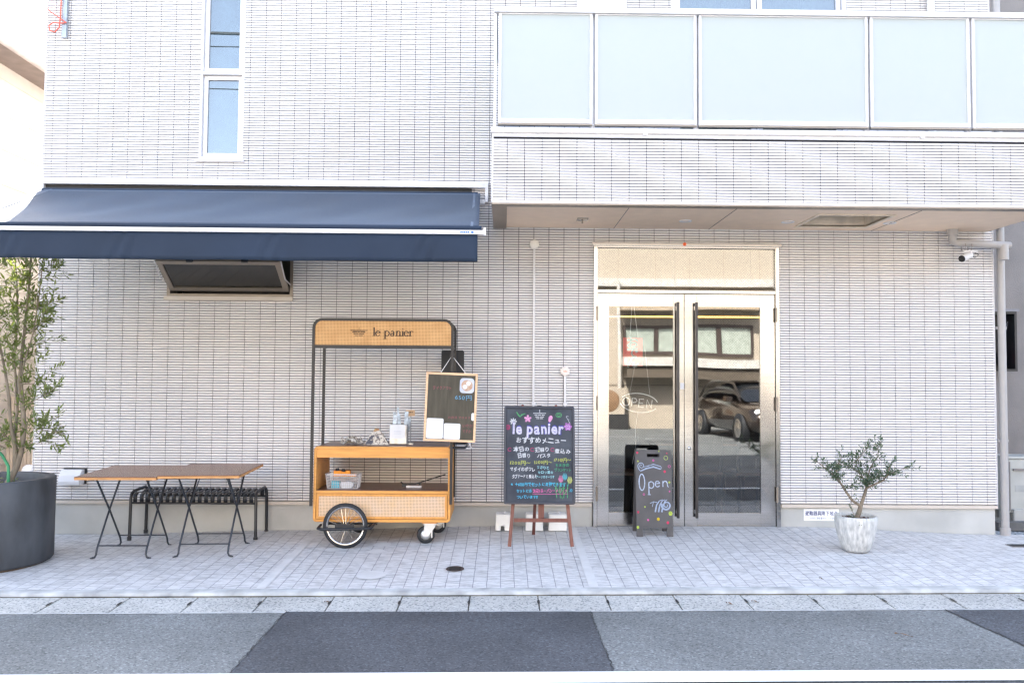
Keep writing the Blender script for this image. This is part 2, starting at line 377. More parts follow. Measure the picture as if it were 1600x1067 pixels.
# smooth trowelled joints across the paving, round patched caps
M_joint = mat('smooth_cement_joint', (.60,.60,.60), .6, var=.04)
for px in (452, 922):
    a, b_ = G(px+8 if px > 800 else px-48, 922, zpave), G(px+2 if px > 800 else px+4, 845, zpave)
    mb = MB(); n_ = 10
    vs = []
    for i in range(n_+1):
        y = -.05+(KY+.05)*i/n_; x = a[0]
        vs += [(x-.035, y, zpave(x,y)+.004), (x+.035, y, zpave(x,y)+.004)]
    mb.add(vs, [(2*i, 2*i+1, 2*i+3, 2*i+2) for i in range(n_)]); struct(mb.build('paving_joint', M_joint))
for px, py, r in ((521,859,.075),(588,862,.075),(580,899,.115),(597,851,.08)):
    x, y, z = G(px, py, zpave)
    mb = MB(); mb.add([(x+r*math.cos(t*PI/16), y+r*math.sin(t*PI/16), zpave(x+r*math.cos(t*PI/16), y+r*math.sin(t*PI/16))+.005) for t in range(32)], [tuple(range(32))])
    struct(mb.build('paving_cap', M_joint))

for px, py, kind, lab in ((512,942,0,'brown dry leaf lying on the concrete gutter below the cart'),(1180,941,0,'small dry leaf on the gutter below the right side of the glass door'),(1283,905,0,'tiny dark leaf on the paving left of the white olive pot'),(1412,993,1,'brown dry twig lying on the grey road at the right'),(1140,944,0,'yellowish leaf scrap in the gutter left of another dry leaf')):
    x, y, z = G(px, py, zroad if kind else (zpave if py < 920 else (lambda a,b: slope(a)-.120)))
    v = bpy.data.objects.new('x', None); bpy.data.objects.remove(v)
    mb = MB(); L_ = .10 if kind else (.05 if py != 905 else .03); w_ = .006 if kind else .016
    n_ = 8; vs = []
    for i in range(n_+1):
        t = i/n_; ww = w_*math.sin(PI*min(max(t,.04),.96)); vs += [((t-.5)*L_, ww*.6, .006+.008*math.sin(t*4)), ((t-.5)*L_, -ww*.6, .010+.006*math.cos(t*3))]
    mb.add(vs, [(2*i, 2*i+1, 2*i+3, 2*i+2) for i in range(n_)], True)
    o = mb.build('fallen_twig' if kind else 'fallen_leaf', bpy.data.materials.get('dry_leaf') or mat('dry_leaf', (.16,.085,.04), .8, var=.2, scale=60), loc=(x,y,z))
    o.rotation_euler[2] = random.uniform(-.5,.5) if not kind else -.45; o['label'] = lab; o['category'] = 'twig' if kind else 'leaf'
# ------------------------------------------------------------ the cafe building
TY = -.010; XL, XR = -4.51, 4.81; ZB = .24; ZT = 9.0
BLD = thing('cafe_building', 'white glazed tile building with cafe door, blue-grey awning side and glass balcony', 'building')
dl, dr, dt = .878, 2.694, 2.752
hx0, hx1, hz0, hz1 = -3.27, -2.05, 2.20, 2.74
tx0, tx1, tz0, tz1 = -2.995, -2.565, 3.555, 6.0
bx0, bx1, bz0, bz1 = 1.64, 3.385, 3.30, 5.45
OPEN_ = [(dl, dr, -.3, dt), (hx0, hx1, hz0, hz1), (tx0, tx1, tz0, tz1), (bx0, bx1, bz0, bz1)]
def rects_minus(X0, X1, Z0, Z1, holes):
    xs_ = sorted({X0, X1, *[h[0] for h in holes], *[h[1] for h in holes]}); zs_ = sorted({Z0, Z1, *[h[2] for h in holes], *[h[3] for h in holes]})
    xs_ = [x for x in xs_ if X0 <= x <= X1]; zs_ = [z for z in zs_ if Z0 <= z <= Z1]; out = []
    for j in range(len(zs_)-1):
        run = None
        for i in range(len(xs_)-1):
            cx, cz = (xs_[i]+xs_[i+1])/2, (zs_[j]+zs_[j+1])/2
            solid = not any(h[0] < cx < h[1] and h[2] < cz < h[3] for h in holes)
            if solid:
                if run is None: run = [xs_[i], xs_[i+1]]
                else: run[1] = xs_[i+1]
            if (not solid or i == len(xs_)-2) and run: out.append((run[0], run[1], zs_[j], zs_[j+1])); run = None
    return out
mb = MB()
for r in rects_minus(XL+.01, XR-.01, ZB, ZT, OPEN_): mb.box(r[0], r[1], 0, .16, r[2], r[3])
mb.build('wall', M_grout, BLD)
PW, PH = .1475, .025
def tiles(mb, X0, X1, Z0, Z1, holes, xph, y0, step=1):
    nr = int((Z1-Z0)/PH+.001); k0 = math.floor((X0-xph)/PW)
    V = []; Fs = []
    for r in range(nr):
        z0, z1 = Z0+r*PH+.0036, Z0+(r+1)*PH-.0025; zm = z0+.009
        cuts = [(h[0], h[1]) for h in holes if h[2] < z1 and h[3] > z0]
        k = k0
        while True:
            a = xph+k*PW+.0025; b = xph+(k+1)*PW-.0025; k += 1
            if a > X1: break
            a, b = max(a, X0), min(b, X1)
            if b-a < .004: continue
            segs = [(a, b)]
            for c0, c1 in cuts:
                ns = []
                for s0, s1 in segs:
                    if c1 <= s0 or c0 >= s1: ns.append((s0, s1))
                    else:
                        if c0-s0 > .006: ns.append((s0, c0))
                        if s1-c1 > .006: ns.append((c1, s1))
                segs = ns
            for s0, s1 in segs:
                e = random.uniform(-.0006,.0006); o = len(V)
                for x in (s0, s1):
                    V += [(x, y0+.010, z0), (x, y0+.0045+e, z0), (x, y0+e, zm), (x, y0+.0022+e, z1-.002), (x, y0+.005, z1), (x, y0+.010, z1)]
                Fs += [(o+i, o+i+6, o+i+7, o+i+1) for i in range(5)]
                Fs += [(o, o+1, o+2, o+3, o+4, o+5), (o+11, o+10, o+9, o+8, o+7, o+6)]
    mb.add(V, Fs)
mb = MB(); tiles(mb, XL, XR, ZB, ZT, OPEN_, -.151, TY); mb.build('wall_tiles', M_tile, BLD)
# corner trims, base trim, plinth, side and rear walls, floors, roof
mb = MB(); mb.box(XL-.006, XL, TY-.003, .16, ZB, ZT); mb.box(XR, XR+.006, TY-.003, .16, ZB, ZT); mb.build('corner_trim', M_white, BLD)
bt = MB(); bt.box(XL+.0, dl-.012, -.022, .02, ZB-.034, ZB-.006); bt.box(dr+.012, XR-.0, -.022, .02, ZB-.034, ZB-.006); bt.build('base_trim', M_trim, BLD)
mb = MB(); mb.box(XL+.01, dl-.004, .006, .16, -.3, ZB-.002); mb.box(dr+.004, XR-.015, .006, .16, -.3, ZB-.002); mb.build('plinth', M_plinth, BLD)
mb = MB(); mb.box(XL+.01, XL+.17, .161, 9, -.3, ZT); mb.box(XR-.17, XR-.01, .161, 9, -.3, ZT); mb.box(XL+.17, XR-.17, 8.8, 9, -.3, ZT); mb.build('side_wall', mat('pale_siding', (.70,.68,.66), .7, var=.03), BLD)
mb = MB(); mb.box(XL-.05, XR+.05, -.12, 9.1, ZT, ZT+.25); mb.build('roof', M_white, BLD)
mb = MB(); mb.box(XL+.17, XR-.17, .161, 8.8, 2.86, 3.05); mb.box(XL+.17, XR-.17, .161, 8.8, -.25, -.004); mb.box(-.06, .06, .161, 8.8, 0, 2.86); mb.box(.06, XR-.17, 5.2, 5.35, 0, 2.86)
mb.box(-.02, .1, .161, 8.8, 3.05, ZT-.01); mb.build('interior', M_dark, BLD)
# --- tall narrow window (two sashes)
def sash(parent, x0, x1, z0, z1, w_, y, M, G_, dep=.04, name='sash'):
    mb = MB(); mb.box(x0, x0+w_, y, y+dep, z0, z1); mb.box(x1-w_, x1, y, y+dep, z0, z1); mb.box(x0+w_, x1-w_, y, y+dep, z0, z0+w_); mb.box(x0+w_, x1-w_, y, y+dep, z1-w_, z1)
    f = bevel(mb.build(name, M, parent), .002, 1)
    g = MB().box(x0+w_-.004, x1-w_+.004, y+dep*.4, y+dep*.4+.006, z0+w_-.004, z1-w_+.004).build('pane', G_, f)
    return f
win = MB().box(tx0, tx0+.022, -.014, .12, tz0, tz1).box(tx1-.022, tx1, -.014, .12, tz0, tz1).box(tx0+.022, tx1-.022, -.014, .12, tz0, tz0+.022).box(tx0+.022, tx1-.022, -.016, .12, 4.392, 4.420).build('window', M_white, BLD)
sash(win, tx0+.024, tx1-.024, tz0+.024, 4.390, .042, .02, M_white, M_glass2); sash(win, tx0+.024, tx1-.024, 4.422, tz1-.002, .042, .02, M_white, M_glass2)
MB().box(tx0-.03, tx1+.012, -.03, .02, tz0-.028, tz0-.003).build('sill', M_white, win)
MB().box(tx0+.03, tx1-.03, .125, .13, tz0, tz1).build('sky_reflection_sheet', mat('sky_reflection_blue', (.66,.84,.88), .8), win)  # added sheet; the panes' blue sky reflection is put into its colour
# --- balcony window with curtains
win = MB().box(bx0, bx0+.045, -.014, .12, bz0, bz1).box(bx1-.045, bx1, -.014, .12, bz0, bz1).build('window', M_alu, BLD)
xm = wx(1183, 15, 0)
sash(win, bx0+.047, xm-.002, bz0, bz1, .05, .03, M_alu, M_glass2); sash(win, xm+.002, bx1-.047, bz0, bz1, .05, .01, M_alu, M_glass2)
mb = MB(); n_ = 90
mb.add([(bx0+.06+(bx1-bx0-.12)*i/n_, .2+.02*math.sin(i*.9)+.012*math.sin(i*2.3), z) for i in range(n_+1) for z in (bz0, bz1)], [(2*i, 2*i+2, 2*i+3, 2*i+1) for i in range(n_)], True)
mb.build('curtain', mat('pale_green_curtain', (.50,.58,.46), .9), win)
# --- hopper window, tipped outwards
win = MB().box(hx0, hx0+.03, -.02, .13, hz0, hz1).box(hx1-.03, hx1, -.02, .13, hz0, hz1).box(hx0+.03, hx1-.03, -.02, .13, hz0, hz0+.03).box(hx0+.03, hx1-.03, -.02, .13, hz1-.03, hz1).build('window', M_bronze, BLD)
MB().box(hx0-.02, hx1+.005, -.04, -.0205, hz0-.035, hz0+.004).build('sill', M_trim, win)
hz = hz0+.055; L = .43; an = math.atan2(.335, .225)
rot = Matrix.Translation((0, -.03, hz)) @ Matrix.Rotation(an, 4, 'X')
mb = MB(); X0, X1 = hx0+.035, hx1-.035
for q in ((X0, X0+.05, 0, .03, 0, L), (X1-.05, X1, 0, .03, 0, L), (X0+.05, X1-.05, 0, .03, 0, .045), (X0+.05, X1-.05, 0, .03, L-.045, L)): mb.box(*q, rot=rot)
sh = mb.build('sash', M_bronze, win)
MB().box(X0+.045, X1-.045, .012, .018, .04, L-.04, rot=rot).build('pane', M_glass3, sh)
for x in (X0+.32, X1-.32): MB().box(x-.03, x+.03, -.012, .03, L, L+.02, rot=rot).build('latch', M_black, sh)
top = rot @ Vector((0, .01, L))
for x in (X0-.012, X1+.012): MB().tube([(x, -.0, hz0+.12), (x, top.y*.6, hz+.10), (x, top.y, top.z)], .006, 5).build('stay', M_alu, win)
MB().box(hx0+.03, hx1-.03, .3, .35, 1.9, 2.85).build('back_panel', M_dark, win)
# --- entrance door
FR = MB(); yf0, yf1 = -.028, .06
FR.box(dl, dl+.038, yf0, yf1, 0.0, dt).box(dr-.038, dr, yf0, yf1, 0.0, dt).box(dl+.038, dr-.038, yf0, yf1, dt-.035, dt).box(dl+.038, dr-.038, yf0+.002, yf1, 2.272, 2.305)
FR.box(dl-.02, dr+.02, yf0-.022, yf0-.0005, dt-.018, dt+.012)
door = bevel(FR.build('door_frame', M_steel, BLD), .002, 1)
MB().box(dl+.038, dr-.038, .0, .008, 2.306, dt-.036).build('transom_pane', M_glass, door)
MB().box(dl+.04, dr-.04, -.02, .06, .001, .012).build('threshold', M_steel, door)
def leaf(x0, x1, gx0, gx1, hingex, hx):
    y0, y1 = -.006, .036; z0, z1, g0, g1 = .014, 2.268, .148, 2.142
    mb = MB(); mb.box(x0, gx0, y0, y1, z0, z1).box(gx1, x1, y0, y1, z0, z1).box(gx0, gx1, y0, y1, g1, z1).box(gx0, gx1, y0, y1, z0, .03)
    lf = bevel(mb.build('door_leaf', M_steel, BLD), .002, 1); lf.parent = door
    MB().box(gx0-.001, gx1+.001, y0+.012, y0+.018, g0-.001, g1+.001).build('pane', M_glass, lf)
    MB().box(gx0, gx1, y0+.004, y1-.004, .03, g0).build('kick_plate', M_steel, lf)
    mb = MB(); mb.box(hx-.013, hx+.013, y0-.062, y0-.036, .105, 2.185); bevel(mb.build('pull_bar', mat('dark_bronze_bar', (.045,.042,.045), .35, .3), lf), .004, 2)
    for z in (.16, 2.13): MB().box(hx-.008, hx+.008, y0-.037, y0+.001, z-.02, z+.02).build('bar_bracket', M_steel, lf)
    for z in (.33, 1.20, 2.07): MB().tube([(hingex, yf0-.006, z-.07), (hingex, yf0-.006, z+.07)], .011, 8).build('hinge', M_bronze, lf)
    return lf
L1 = leaf(dl+.041, 1.764, 1.032, 1.660, dl+.035, 1.694); L2 = leaf(1.768, dr-.041, 1.890, 2.509, dr-.035, 1.874)
x, z = W(1077, 700, -.01); MB().lathe([(0,-.012),(.016,-.012),(.018,-.008),(.018,.002)], (x,-.006,z), 16, 'y').build('lock', M_steel, L2)
x, z = W(1064, 603, -.01); MB().box(x-.006, x+.03, -.0085, -.006, z-.03, z+.03).build('label_plate', M_white, L1)
MB().lathe([(0,-.012),(.016,-.010),(.018,0)], (wx(1068,388,0), yf0-.022, dt-.0), 12, 'y').build('sensor_lamp', mat('red_sensor', (.8,.12,.03), .4), door)
# --- balcony
BD = 1.15; sz = 2.897; bfx0, bfx1 = -.098, 4.75; fz1 = 3.50
bal = MB().box(bfx0+.002, bfx1-.002, -BD+.012, -BD+.13, sz+.02, fz1-.01).box(bfx0+.002, bfx0+.08, -BD+.13, -.0105, sz+.02, fz1-.01).box(bfx1-.08, bfx1-.002, -BD+.13, -.0105, sz+.02, fz1-.01).box(bfx0+.08, bfx1-.08, -BD+.13, -.0105, 3.22, 3.30).build('balcony', M_grout, BLD)
mb = MB(); tiles(mb, bfx0, bfx1, sz+.035, fz1-.025, [], wx(792.3,260,-BD), -BD-.0, 1); mb.build('fascia_tiles', M_tile, bal)
mb = MB(); mb.box(bfx0-.012, bfx0+.0015, -BD-.004, -.011, sz+.02, fz1-.012).build('side_fascia', M_white, bal)
mb = MB(); mb.box(bfx0-.01, bfx1+.01, -BD-.008, -BD+.10, sz-.0, sz+.019); mb.build('drip_trim', M_bronze, bal)
mb = MB(); mb.box(bfx0-.01, bfx1+.01, -BD-.010, -BD-.0085, sz+.012, sz+.034); mb.build('white_trim', M_white, bal)
MB().box(bfx0-.012, bfx1+.012, -BD-.006, -BD+.011, fz1-.028, fz1-.0005).build('cap_flashing', M_white, bal)
so_ = MB(); ox0, ox1, oy0, oy1 = wx(1278,337,-.75), wx(1389,337,-.75), -.80, -.25
for r in rects_minus(bfx0+.12, bfx1-.0, -BD+.10, -.03, [(ox0, ox1, oy0, oy1)]): so_.box(r[0], r[1], r[2], r[3], sz+.008, sz+.018)
so_.build('soffit_board', M_soffit, bal)
mb = MB(); mb.box(bfx0-.008, bfx0+.119, -BD+.101, -.012, sz-.001, sz+.017); mb.build('soffit_edge', M_bronze, bal)
for xx in (1.07, 2.0, 3.6): MB().box(xx-.002, xx+.002, -BD+.101, -.031, sz+.0045, sz+.0075).build('soffit_joint', mat('joint_shadow_gap', (.2,.18,.16), .9), bal)
mb = MB(); t = .012
mb.box(ox0-.03, ox0, oy0-.03, oy1+.03, sz-.002, sz+.3).box(ox1, ox1+.03, oy0-.03, oy1+.03, sz-.002, sz+.3).box(ox0, ox1, oy0-.03, oy0, sz-.002, sz+.3).box(ox0, ox1, oy1, oy1+.03, sz-.002, sz+.3).box(ox0, ox1, oy0, oy1, sz+.28, sz+.3)
mb.build('escape_hatch', mat('hatch_metal', (.66,.57,.46), .5), bal)
for px, py in ((1071,345),(1231,347),(1390,349)):
    x = wx(px, py, -.45); y = -.45
    f = MB().lathe([(.058,.0),(.060,-.006),(.045,-.008),(.040,.004)], (x, y, sz+.008), 28).build('downlight', M_white, bal)
    MB().lathe([(0,.004),(.041,.004)], (x, y, sz+.006), 20).build('lens', mat('frosted_lens', (.85,.85,.86), .4), f)
x = wx(910, 343, -.5)
f = MB().box(x-.05, x+.05, -.55, -.45, sz-.004, sz+.008).build('sprinkler_plate', M_steel, bal); MB().tube([(x,-.5,sz),(x,-.5,sz-.035)], .008, 6).build('sprinkler_head', M_bronze, f)
mb = MB(); cz0, cz1 = 3.500, 3.548
mb.box(bfx0-.02, bfx1+.02, -BD-.018, -BD+.14, cz0, cz1).build('coping', M_white, bal)
MB().box(bfx0-.018, bfx1+.018, -BD-.0195, -BD-.0185, cz0+.002, cz0+.008).build('coping_line', M_bronze, bal)
for px in (1008, 1440): x = wx(px,200,-BD); MB().box(x-.018, x+.018, -BD-.0215, -BD+.142, cz0-.01, cz1+.002).build('coping_joint', M_white, bal)
MB().box(bfx0-.01, bfx0+.0, -BD+.14, -.011, cz0, cz1).build('coping_return', M_white, bal)
M_frost = bpy.data.materials.new('frosted_glass'); M_frost.use_nodes = True; n, l, b = nodes(M_frost)
b.inputs['Base Color'].default_value = (.55,.59,.585,1); b.inputs['Roughness'].default_value = .32; b.inputs['Subsurface Weight'].default_value = 0
tr = n.new('ShaderNodeBsdfTranslucent'); tr.inputs[0].default_value = (.60,.66,.66,1); mx = n.new('ShaderNodeMixShader'); mx.inputs[0].default_value = .3
l.new(b.outputs[0], mx.inputs[1]); l.new(tr.outputs[0], mx.inputs[2]); l.new(mx.outputs[0], n['Material Output'].inputs[0])
rz0, rz1 = 3.587, 4.535
rail = MB().box(bfx0-.0, bfx1+.0, -BD-.03, -BD+.045, rz1, rz1+.045).build('top_rail', M_white, bal)
for px in (927, 1090, 1358, 1517): MB().box(wx(px,100,-BD)-.02, wx(px,100,-BD)+.02, -BD+.05, -BD+.09, cz1-.002, rz1-.001).build('rail_post', M_alu, bal)
MB().box(bfx0+.0, bfx0+.022, -BD+.0, -BD+.04, cz1, rz1-.001).build('rail_post', M_alu, bal)
for p0, p1 in ((779,926),(930,1088.5),(1092,1356.5),(1360,1515.5),(1519.5,1672)):
    x0, x1 = wx(p0,100,-BD-.01), wx(p1,100,-BD-.01)
    f = MB(); y0, y1 = -BD-.01, -BD+.025
    f.box(x0, x0+.024, y0, y1, rz0, rz1-.002).box(x1-.024, x1, y0, y1, rz0, rz1-.002).box(x0+.024, x1-.024, y0-.004, y1, rz0, rz0+.038).box(x0+.024, x1-.024, y0, y1, rz1-.012, rz1-.002)
    f = bevel(f.build('glass_panel', M_white, bal), .002, 1); f['label'] = 'frosted glass balcony panel in a white frame'
    MB().box(x0+.02, x1-.02, y0+.012, y0+.018, rz0+.034, rz1-.008).build('pane', M_frost, f)
    MB().box(x0, x1, y0+.001, y1-.001, rz0-.014, rz0-.0005).build('lower_rail', M_bronze, f)
MB().box(bfx0+.0, bfx0+.03, -BD+.046, -.011, rz1, rz1+.04).build('side_rail', M_white, bal)
MB().box(bfx0+.004, bfx0+.010, -BD+.05, -.06, rz0, rz1-.01).build('side_pane', M_frost, bal)
MB().box(bfx0+.0, bfx1, -.011-.0, -.0105, 3.3, 3.31).build('floor_flashing', M_alu, bal)
# fittings on the upper wall
x0, x1 = wx(901,8,0), wx(977,8,0)
v = thing('wall_unit', 'white square ventilation cover on the tiled wall above the glass balcony', 'vent', ((x0+x1)/2, -.012, 4.99))
bevel(MB().box(-(x1-x0)/2, (x1-x0)/2, -.08, 0, .03, .5).build('cover', M_white, v), .008, 2)
mb = MB(); [mb.box(-.15, -.02, -.083, -.0805, .09+i*.02, .10+i*.02) for i in range(4)]; mb.build('louvre', M_alu, v)
x = wx(1454, 12, -.05)
v = thing('downpipe', 'short white rain pipe on the upper wall behind the right end of the glass balcony', 'pipe', (x, -.055, 3.56))
MB().tube([(0,0,0),(0,0,3.3)], .036, 12).build('pipe', M_white, v); [MB().box(-.045,.045,-.02,.044,zz,zz+.03).build('bracket', M_white, v) for zz in (.8, 2.2)]
# ------------------------------------------------------------ awning
M_fab = mat('slate_blue_awning_canvas', (.0145,.0265,.052), .7, var=.10, scale=1.4, bump=.12, bscale=500, spec=.3)
_b = M_fab.node_tree.nodes['Principled BSDF']; _b.inputs['Sheen Weight'].default_value = .24; _b.inputs['Sheen Roughness'].default_value = .35; _b.inputs['Sheen Tint'].default_value = (.55,.72,1,1)
AY = -1.70; az1 = 2.575; al, ar = -4.36, -.195
AW = thing('awning', 'slate blue retractable canvas awning projecting over the folding tables', 'awning', (-2.3,0,3.25))
def part(mb, name, M, root, **k):
    """mesh given in world coordinates, parented to a thing that stands elsewhere"""
    o = mb.build(name, M, root, **k); r = root; T = Vector(root.location)
    while r.parent: r = r.parent; T += Vector(r.location)
    o.location = -T; return o
f0, f1 = wx(66,288,0), wx(763,290,0)
mb = MB(); mb.box(f0, f1, -.075, -.011, 3.283, 3.340).box(f0, f0+.05, -.07, -.011, 3.20, 3.283).box(f1-.030, f1, -.07, -.011, 3.145, 3.283).box(f1-.15, f1-.031, -.07, -.011, 3.128, 3.165)
part(mb, 'wall_frame', M_white, AW)
for x in (-4.0, -3.1, -1.9, -1.0): part(MB().box(x, x+.27, -.04, -.0115, 3.3405, 3.352), 'mounting_tab', M_white, AW)
part(MB().box(f0+.052, f1-.16, -.03, -.0115, 3.17, 3.282), 'shade_backing', M_blackmatt, AW)  # black backing stands in for the shade gap under the top bar
part(MB().tube([(f0+.06,-.085,3.200),(f1-.1,-.085,3.200)], .035, 14), 'roller', M_fab, AW)
mb = MB(); nx_, ny_ = 90, 22; vs = []
for j in range(ny_+1):
    t = j/ny_
    for i in range(nx_+1):
        s = i/nx_
        x = (f0+.09)*(1-t)+al*t + s*((f1-.075)-(f0+.09)+((ar-al)-((f1-.075)-(f0+.09)))*t)
        sag = .030*math.sin(PI*t)*(1+.25*math.sin(9*s+1))
        edge = .012*math.sin(t*PI)*(math.exp(-s*30)+math.exp(-(1-s)*30))
        cr = (.0035*math.sin((s*7+t*1.3)*5)+.0022*math.sin(s*61+t*7)*math.exp(-((s*4-t*1.2) % 1.0)*4))*math.sin(PI*t)
        vs.append((x, -.10+(AY+.10)*t, 3.218+(az1+.028-3.218)*t - sag+edge+cr))
mb.add(vs, [(j*(nx_+1)+i, j*(nx_+1)+i+1, (j+1)*(nx_+1)+i+1, (j+1)*(nx_+1)+i) for j in range(ny_) for i in range(nx_)], True)
fab = part(mb, 'canopy', M_fab, AW); sm = fab.modifiers.new('thick', 'SOLIDIFY'); sm.thickness = .003
M_seam = mat('pale_seam_tape', (.10,.14,.20), .6)
for s0 in (.012, .984): # hems
    mb = MB(); vs = []
    for j in range(ny_+1):
        t = j/ny_
        for s in (s0, s0+.005):
            x = (f0+.09)*(1-t)+al*t + s*((f1-.075)-(f0+.09)+((ar-al)-((f1-.075)-(f0+.09)))*t)
            vs.append((x, -.10+(AY+.10)*t, 3.224+(az1+.028-3.218)*t - .035*math.sin(PI*t)+.012*math.sin(t*PI)))
    mb.add(vs, [(2*j, 2*j+1, 2*j+3, 2*j+2) for j in range(ny_)], True); part(mb, 'hem', M_seam, AW)
part(MB().tube([(al-.02,AY+.005,az1+.018),(ar+.02,AY+.005,az1+.018)], .018, 12), 'fabric_roll', M_fab, AW)
fb = part(bevel(MB().box(al-.04, ar+.035, AY-.02, AY+.03, az1-.032, az1-.001).build('x', M_white), .003).data and MB().box(al-.04, ar+.035, AY-.02, AY+.03, az1-.032, az1-.001), 'front_bar', M_white, AW)
bpy.data.objects.remove(bpy.data.objects['x'])
part(MB().box(ar+.0355, ar+.053, AY-.024, AY+.034, az1-.038, az1+.02), 'end_cap', M_white, AW)
mb = MB(); M_blue = mat('blue_label_print', (.03,.16,.50), .4)
x = wx(719,362,AY-.021)
for i, ww in enumerate((.012,.008,.012,.012,.014)): mb.add([(x+.0, AY-.0215, az1-.024),(x+ww*.8, AY-.0215, az1-.024),(x+ww*.9+.003, AY-.0215, az1-.010),(x+.003, AY-.0215, az1-.010)], [(0,1,2,3)]); x += ww+.003
x += .012; mb.add([(x, AY-.0215, az1-.026),(x+.018, AY-.0215, az1-.026),(x+.018, AY-.0215, az1-.008),(x, AY-.0215, az1-.008)], [(0,1,2,3)])
part(mb, 'maker_print', M_blue, AW)
mb = MB(); vs = []; nv = 150
for j in range(7):
    t = j/6
    for i in range(nv+1):
        s = i/nv; x = al+.01+(ar-al-.02)*s
        dy = .010*math.sin(s*23+1.2*math.sin(s*9))*t + .006*math.sin(s*71)*t*abs(math.sin(s*5)) + sum(.010*math.exp(-((x-q_)/.10)**2)*math.sin((x-q_)*55+t*5) for q_ in (-3.82,-2.95,-1.80,-.62))
        vs.append((x, AY-.004+dy, az1-.033-.213*t-.002*math.sin(s*31)*t))
mb.add(vs, [(j*(nv+1)+i, (j+1)*(nv+1)+i, (j+1)*(nv+1)+i+1, j*(nv+1)+i+1) for j in range(6) for i in range(nv)], True)
o = part(mb, 'valance', M_fab, AW); sm = o.modifiers.new('thick', 'SOLIDIFY'); sm.thickness = .003
for x0, x1 in ((-.5, -1.5), (-4.1, -3.1)):
    part(MB().tube([(x0,-.08,3.20),(x1,-.85,2.83)], .022, 8).tube([(x1,-.85,2.83),(x0+.05*(1 if x0 < -2 else -1),AY+.02,az1+.0)], .019, 8), 'folding_arm', M_white, AW)
# ------------------------------------------------------------ fittings on the wall
def cap_conduit(px, py, zbot, label, cm, emblem=False):
    x, z = W(px, py, -.03)
    v = thing('cable_conduit', label, 'conduit', (x, -.012, zbot), group='conduits with round caps')
    MB().box(-.010, .010, -.020, 0, 0, z-zbot-.03).build('duct', M_white, v)
    mb = MB(); mb.lathe([(0,-.032),(.040,-.030),(.046,-.024),(.046,0)], (0,0,z-zbot), 28, 'y'); mb.build('cap', cm, v)
    if emblem:
        mb = MB(); q = .018; e = [(-q,-.008),(q,-.008),(q*1.1,.012),(q*.5,.002),(0,.015),(-q*.5,.002),(-q*1.1,.012)]
        mb.add([(a, -.0335, z-zbot+b) for a, b in e], [tuple(range(7))]); mb.build('emblem', mat('faded_salmon_print', (.75,.42,.32), .6), v)
    for zz in (.42, ) if z > 2 else (.42,): bevel(MB().box(-.016, .022, -.024, 0, zz, zz+.035).build('clip', M_white, v), .003, 1)
cap_conduit(835, 382, .75, 'tall white cable conduit with round cap rising above the easel board', mat('cream_cap', (.74,.72,.68), .35))
cap_conduit(883, 580, .75, 'short white cable conduit with salmon printed round cap beside the door', mat('cream_cap_b', (.78,.70,.66), .35), True)
x0, z1 = W(93,734,-.09); x1, z0 = W(127,757,-.09)
v = thing('vent_hood', 'white metal exhaust hood low on the wall behind the left folding table', 'vent', ((x0+x1)/2, -.012, z0))
hw, hh = (x1-x0)/2, z1-z0
MB().prismx([(0,0),(-.10,0),(-.105,.03),(-.09,.085),(-.05,hh-.004),(0,hh)], -hw, hw-.012).build('hood', M_white, v)
MB().box(-hw, hw+.012, -.002, .0, -.0, hh+.012).build('back_plate', M_blackmatt, v)
x, z = W(1268, 795, -.0)
sg = thing('warning_sign', 'small white evacuation sign with blue Japanese lettering on the grey plinth', 'sign', (0,0,0))
sx0, sz1 = W(1256,795,0); sx1, sz0 = W(1311,813.5,0)
MB().box(sx0, sx1, .001, .0055, sz0, sz1).build('plate', mat('white_sign_plate', (.85,.86,.90), .4), sg)
mb = MB(); text(mb, '避難器具降下地点', sx0+.012, sz1-.058, .047, .0004, width=sx1-sx0-.024, off=.012)
text(mb, 'この付近に物を置かないで下さい', sx0+.035, sz0+.016, .022, .0004, width=sx1-sx0-.07)
mb.build('lettering', mat('navy_print', (.03,.04,.16), .5), sg)
# rain pipe, camera
M_pipe = mat('grey_beige_pvc', (.37,.355,.35), .4, var=.02)
px_, pz_ = W(1563,600,.05)
dp = thing('drainpipe', 'beige grey drainpipe running down the right corner of the tiled wall', 'pipe', (4.885,-.01,-.05))
MB().tube([(0,0,.07),(0,0,5.4)], .036, 14).build('pipe', M_pipe, dp)
MB().tube([(0,0,0),(0,0,.07)], .047, 14).build('foot_sleeve', M_pipe, dp)
for zz in (.9, 2.0, 3.4, 4.6): MB().box(-.05,.05,.0,.05,zz,zz+.025).build('bracket', M_pipe, dp)
x, z = W(1488, 360, -.13); x2, z2 = W(1488, 379, -.13); x3, z3 = W(1578,384,-.13)
dp2 = thing('drain_elbow', 'beige horizontal drainpipe under the soffit that carries the security camera', 'pipe', (0,0,0))
MB().tube([(x,-.13,sz+.01),(x,-.13,sz-.045)], .052, 14).build('socket', M_pipe, dp2)
MB().tube([(x,-.13,sz-.04),(x,-.13,z2+.02),(x+.012,-.13,z2+.004),(x+.035,-.13,z2-.002),(x3,-.13,z3)], .037, 14).build('pipe', M_pipe, dp2)
MB().tube([(x3-.065,-.13,z3+.01),(x3-.065,-.13,z3-.14)], .047, 14).build('elbow', M_pipe, dp2)
cx, cz = W(1512, 393, -.2)
sc_ = thing('security_camera', 'white bullet security camera with black face on the horizontal drainpipe', 'camera', (cx,-.16,cz))
for dx in (-.0, .06): MB().tube([(dx+.045*math.cos(t*PI/6)*0, .03+.042*math.cos(t*PI/6), .056+.042*math.sin(t*PI/6)) for t in range(12)], .004, 5, True).build('pipe_clamp', M_steel, sc_)
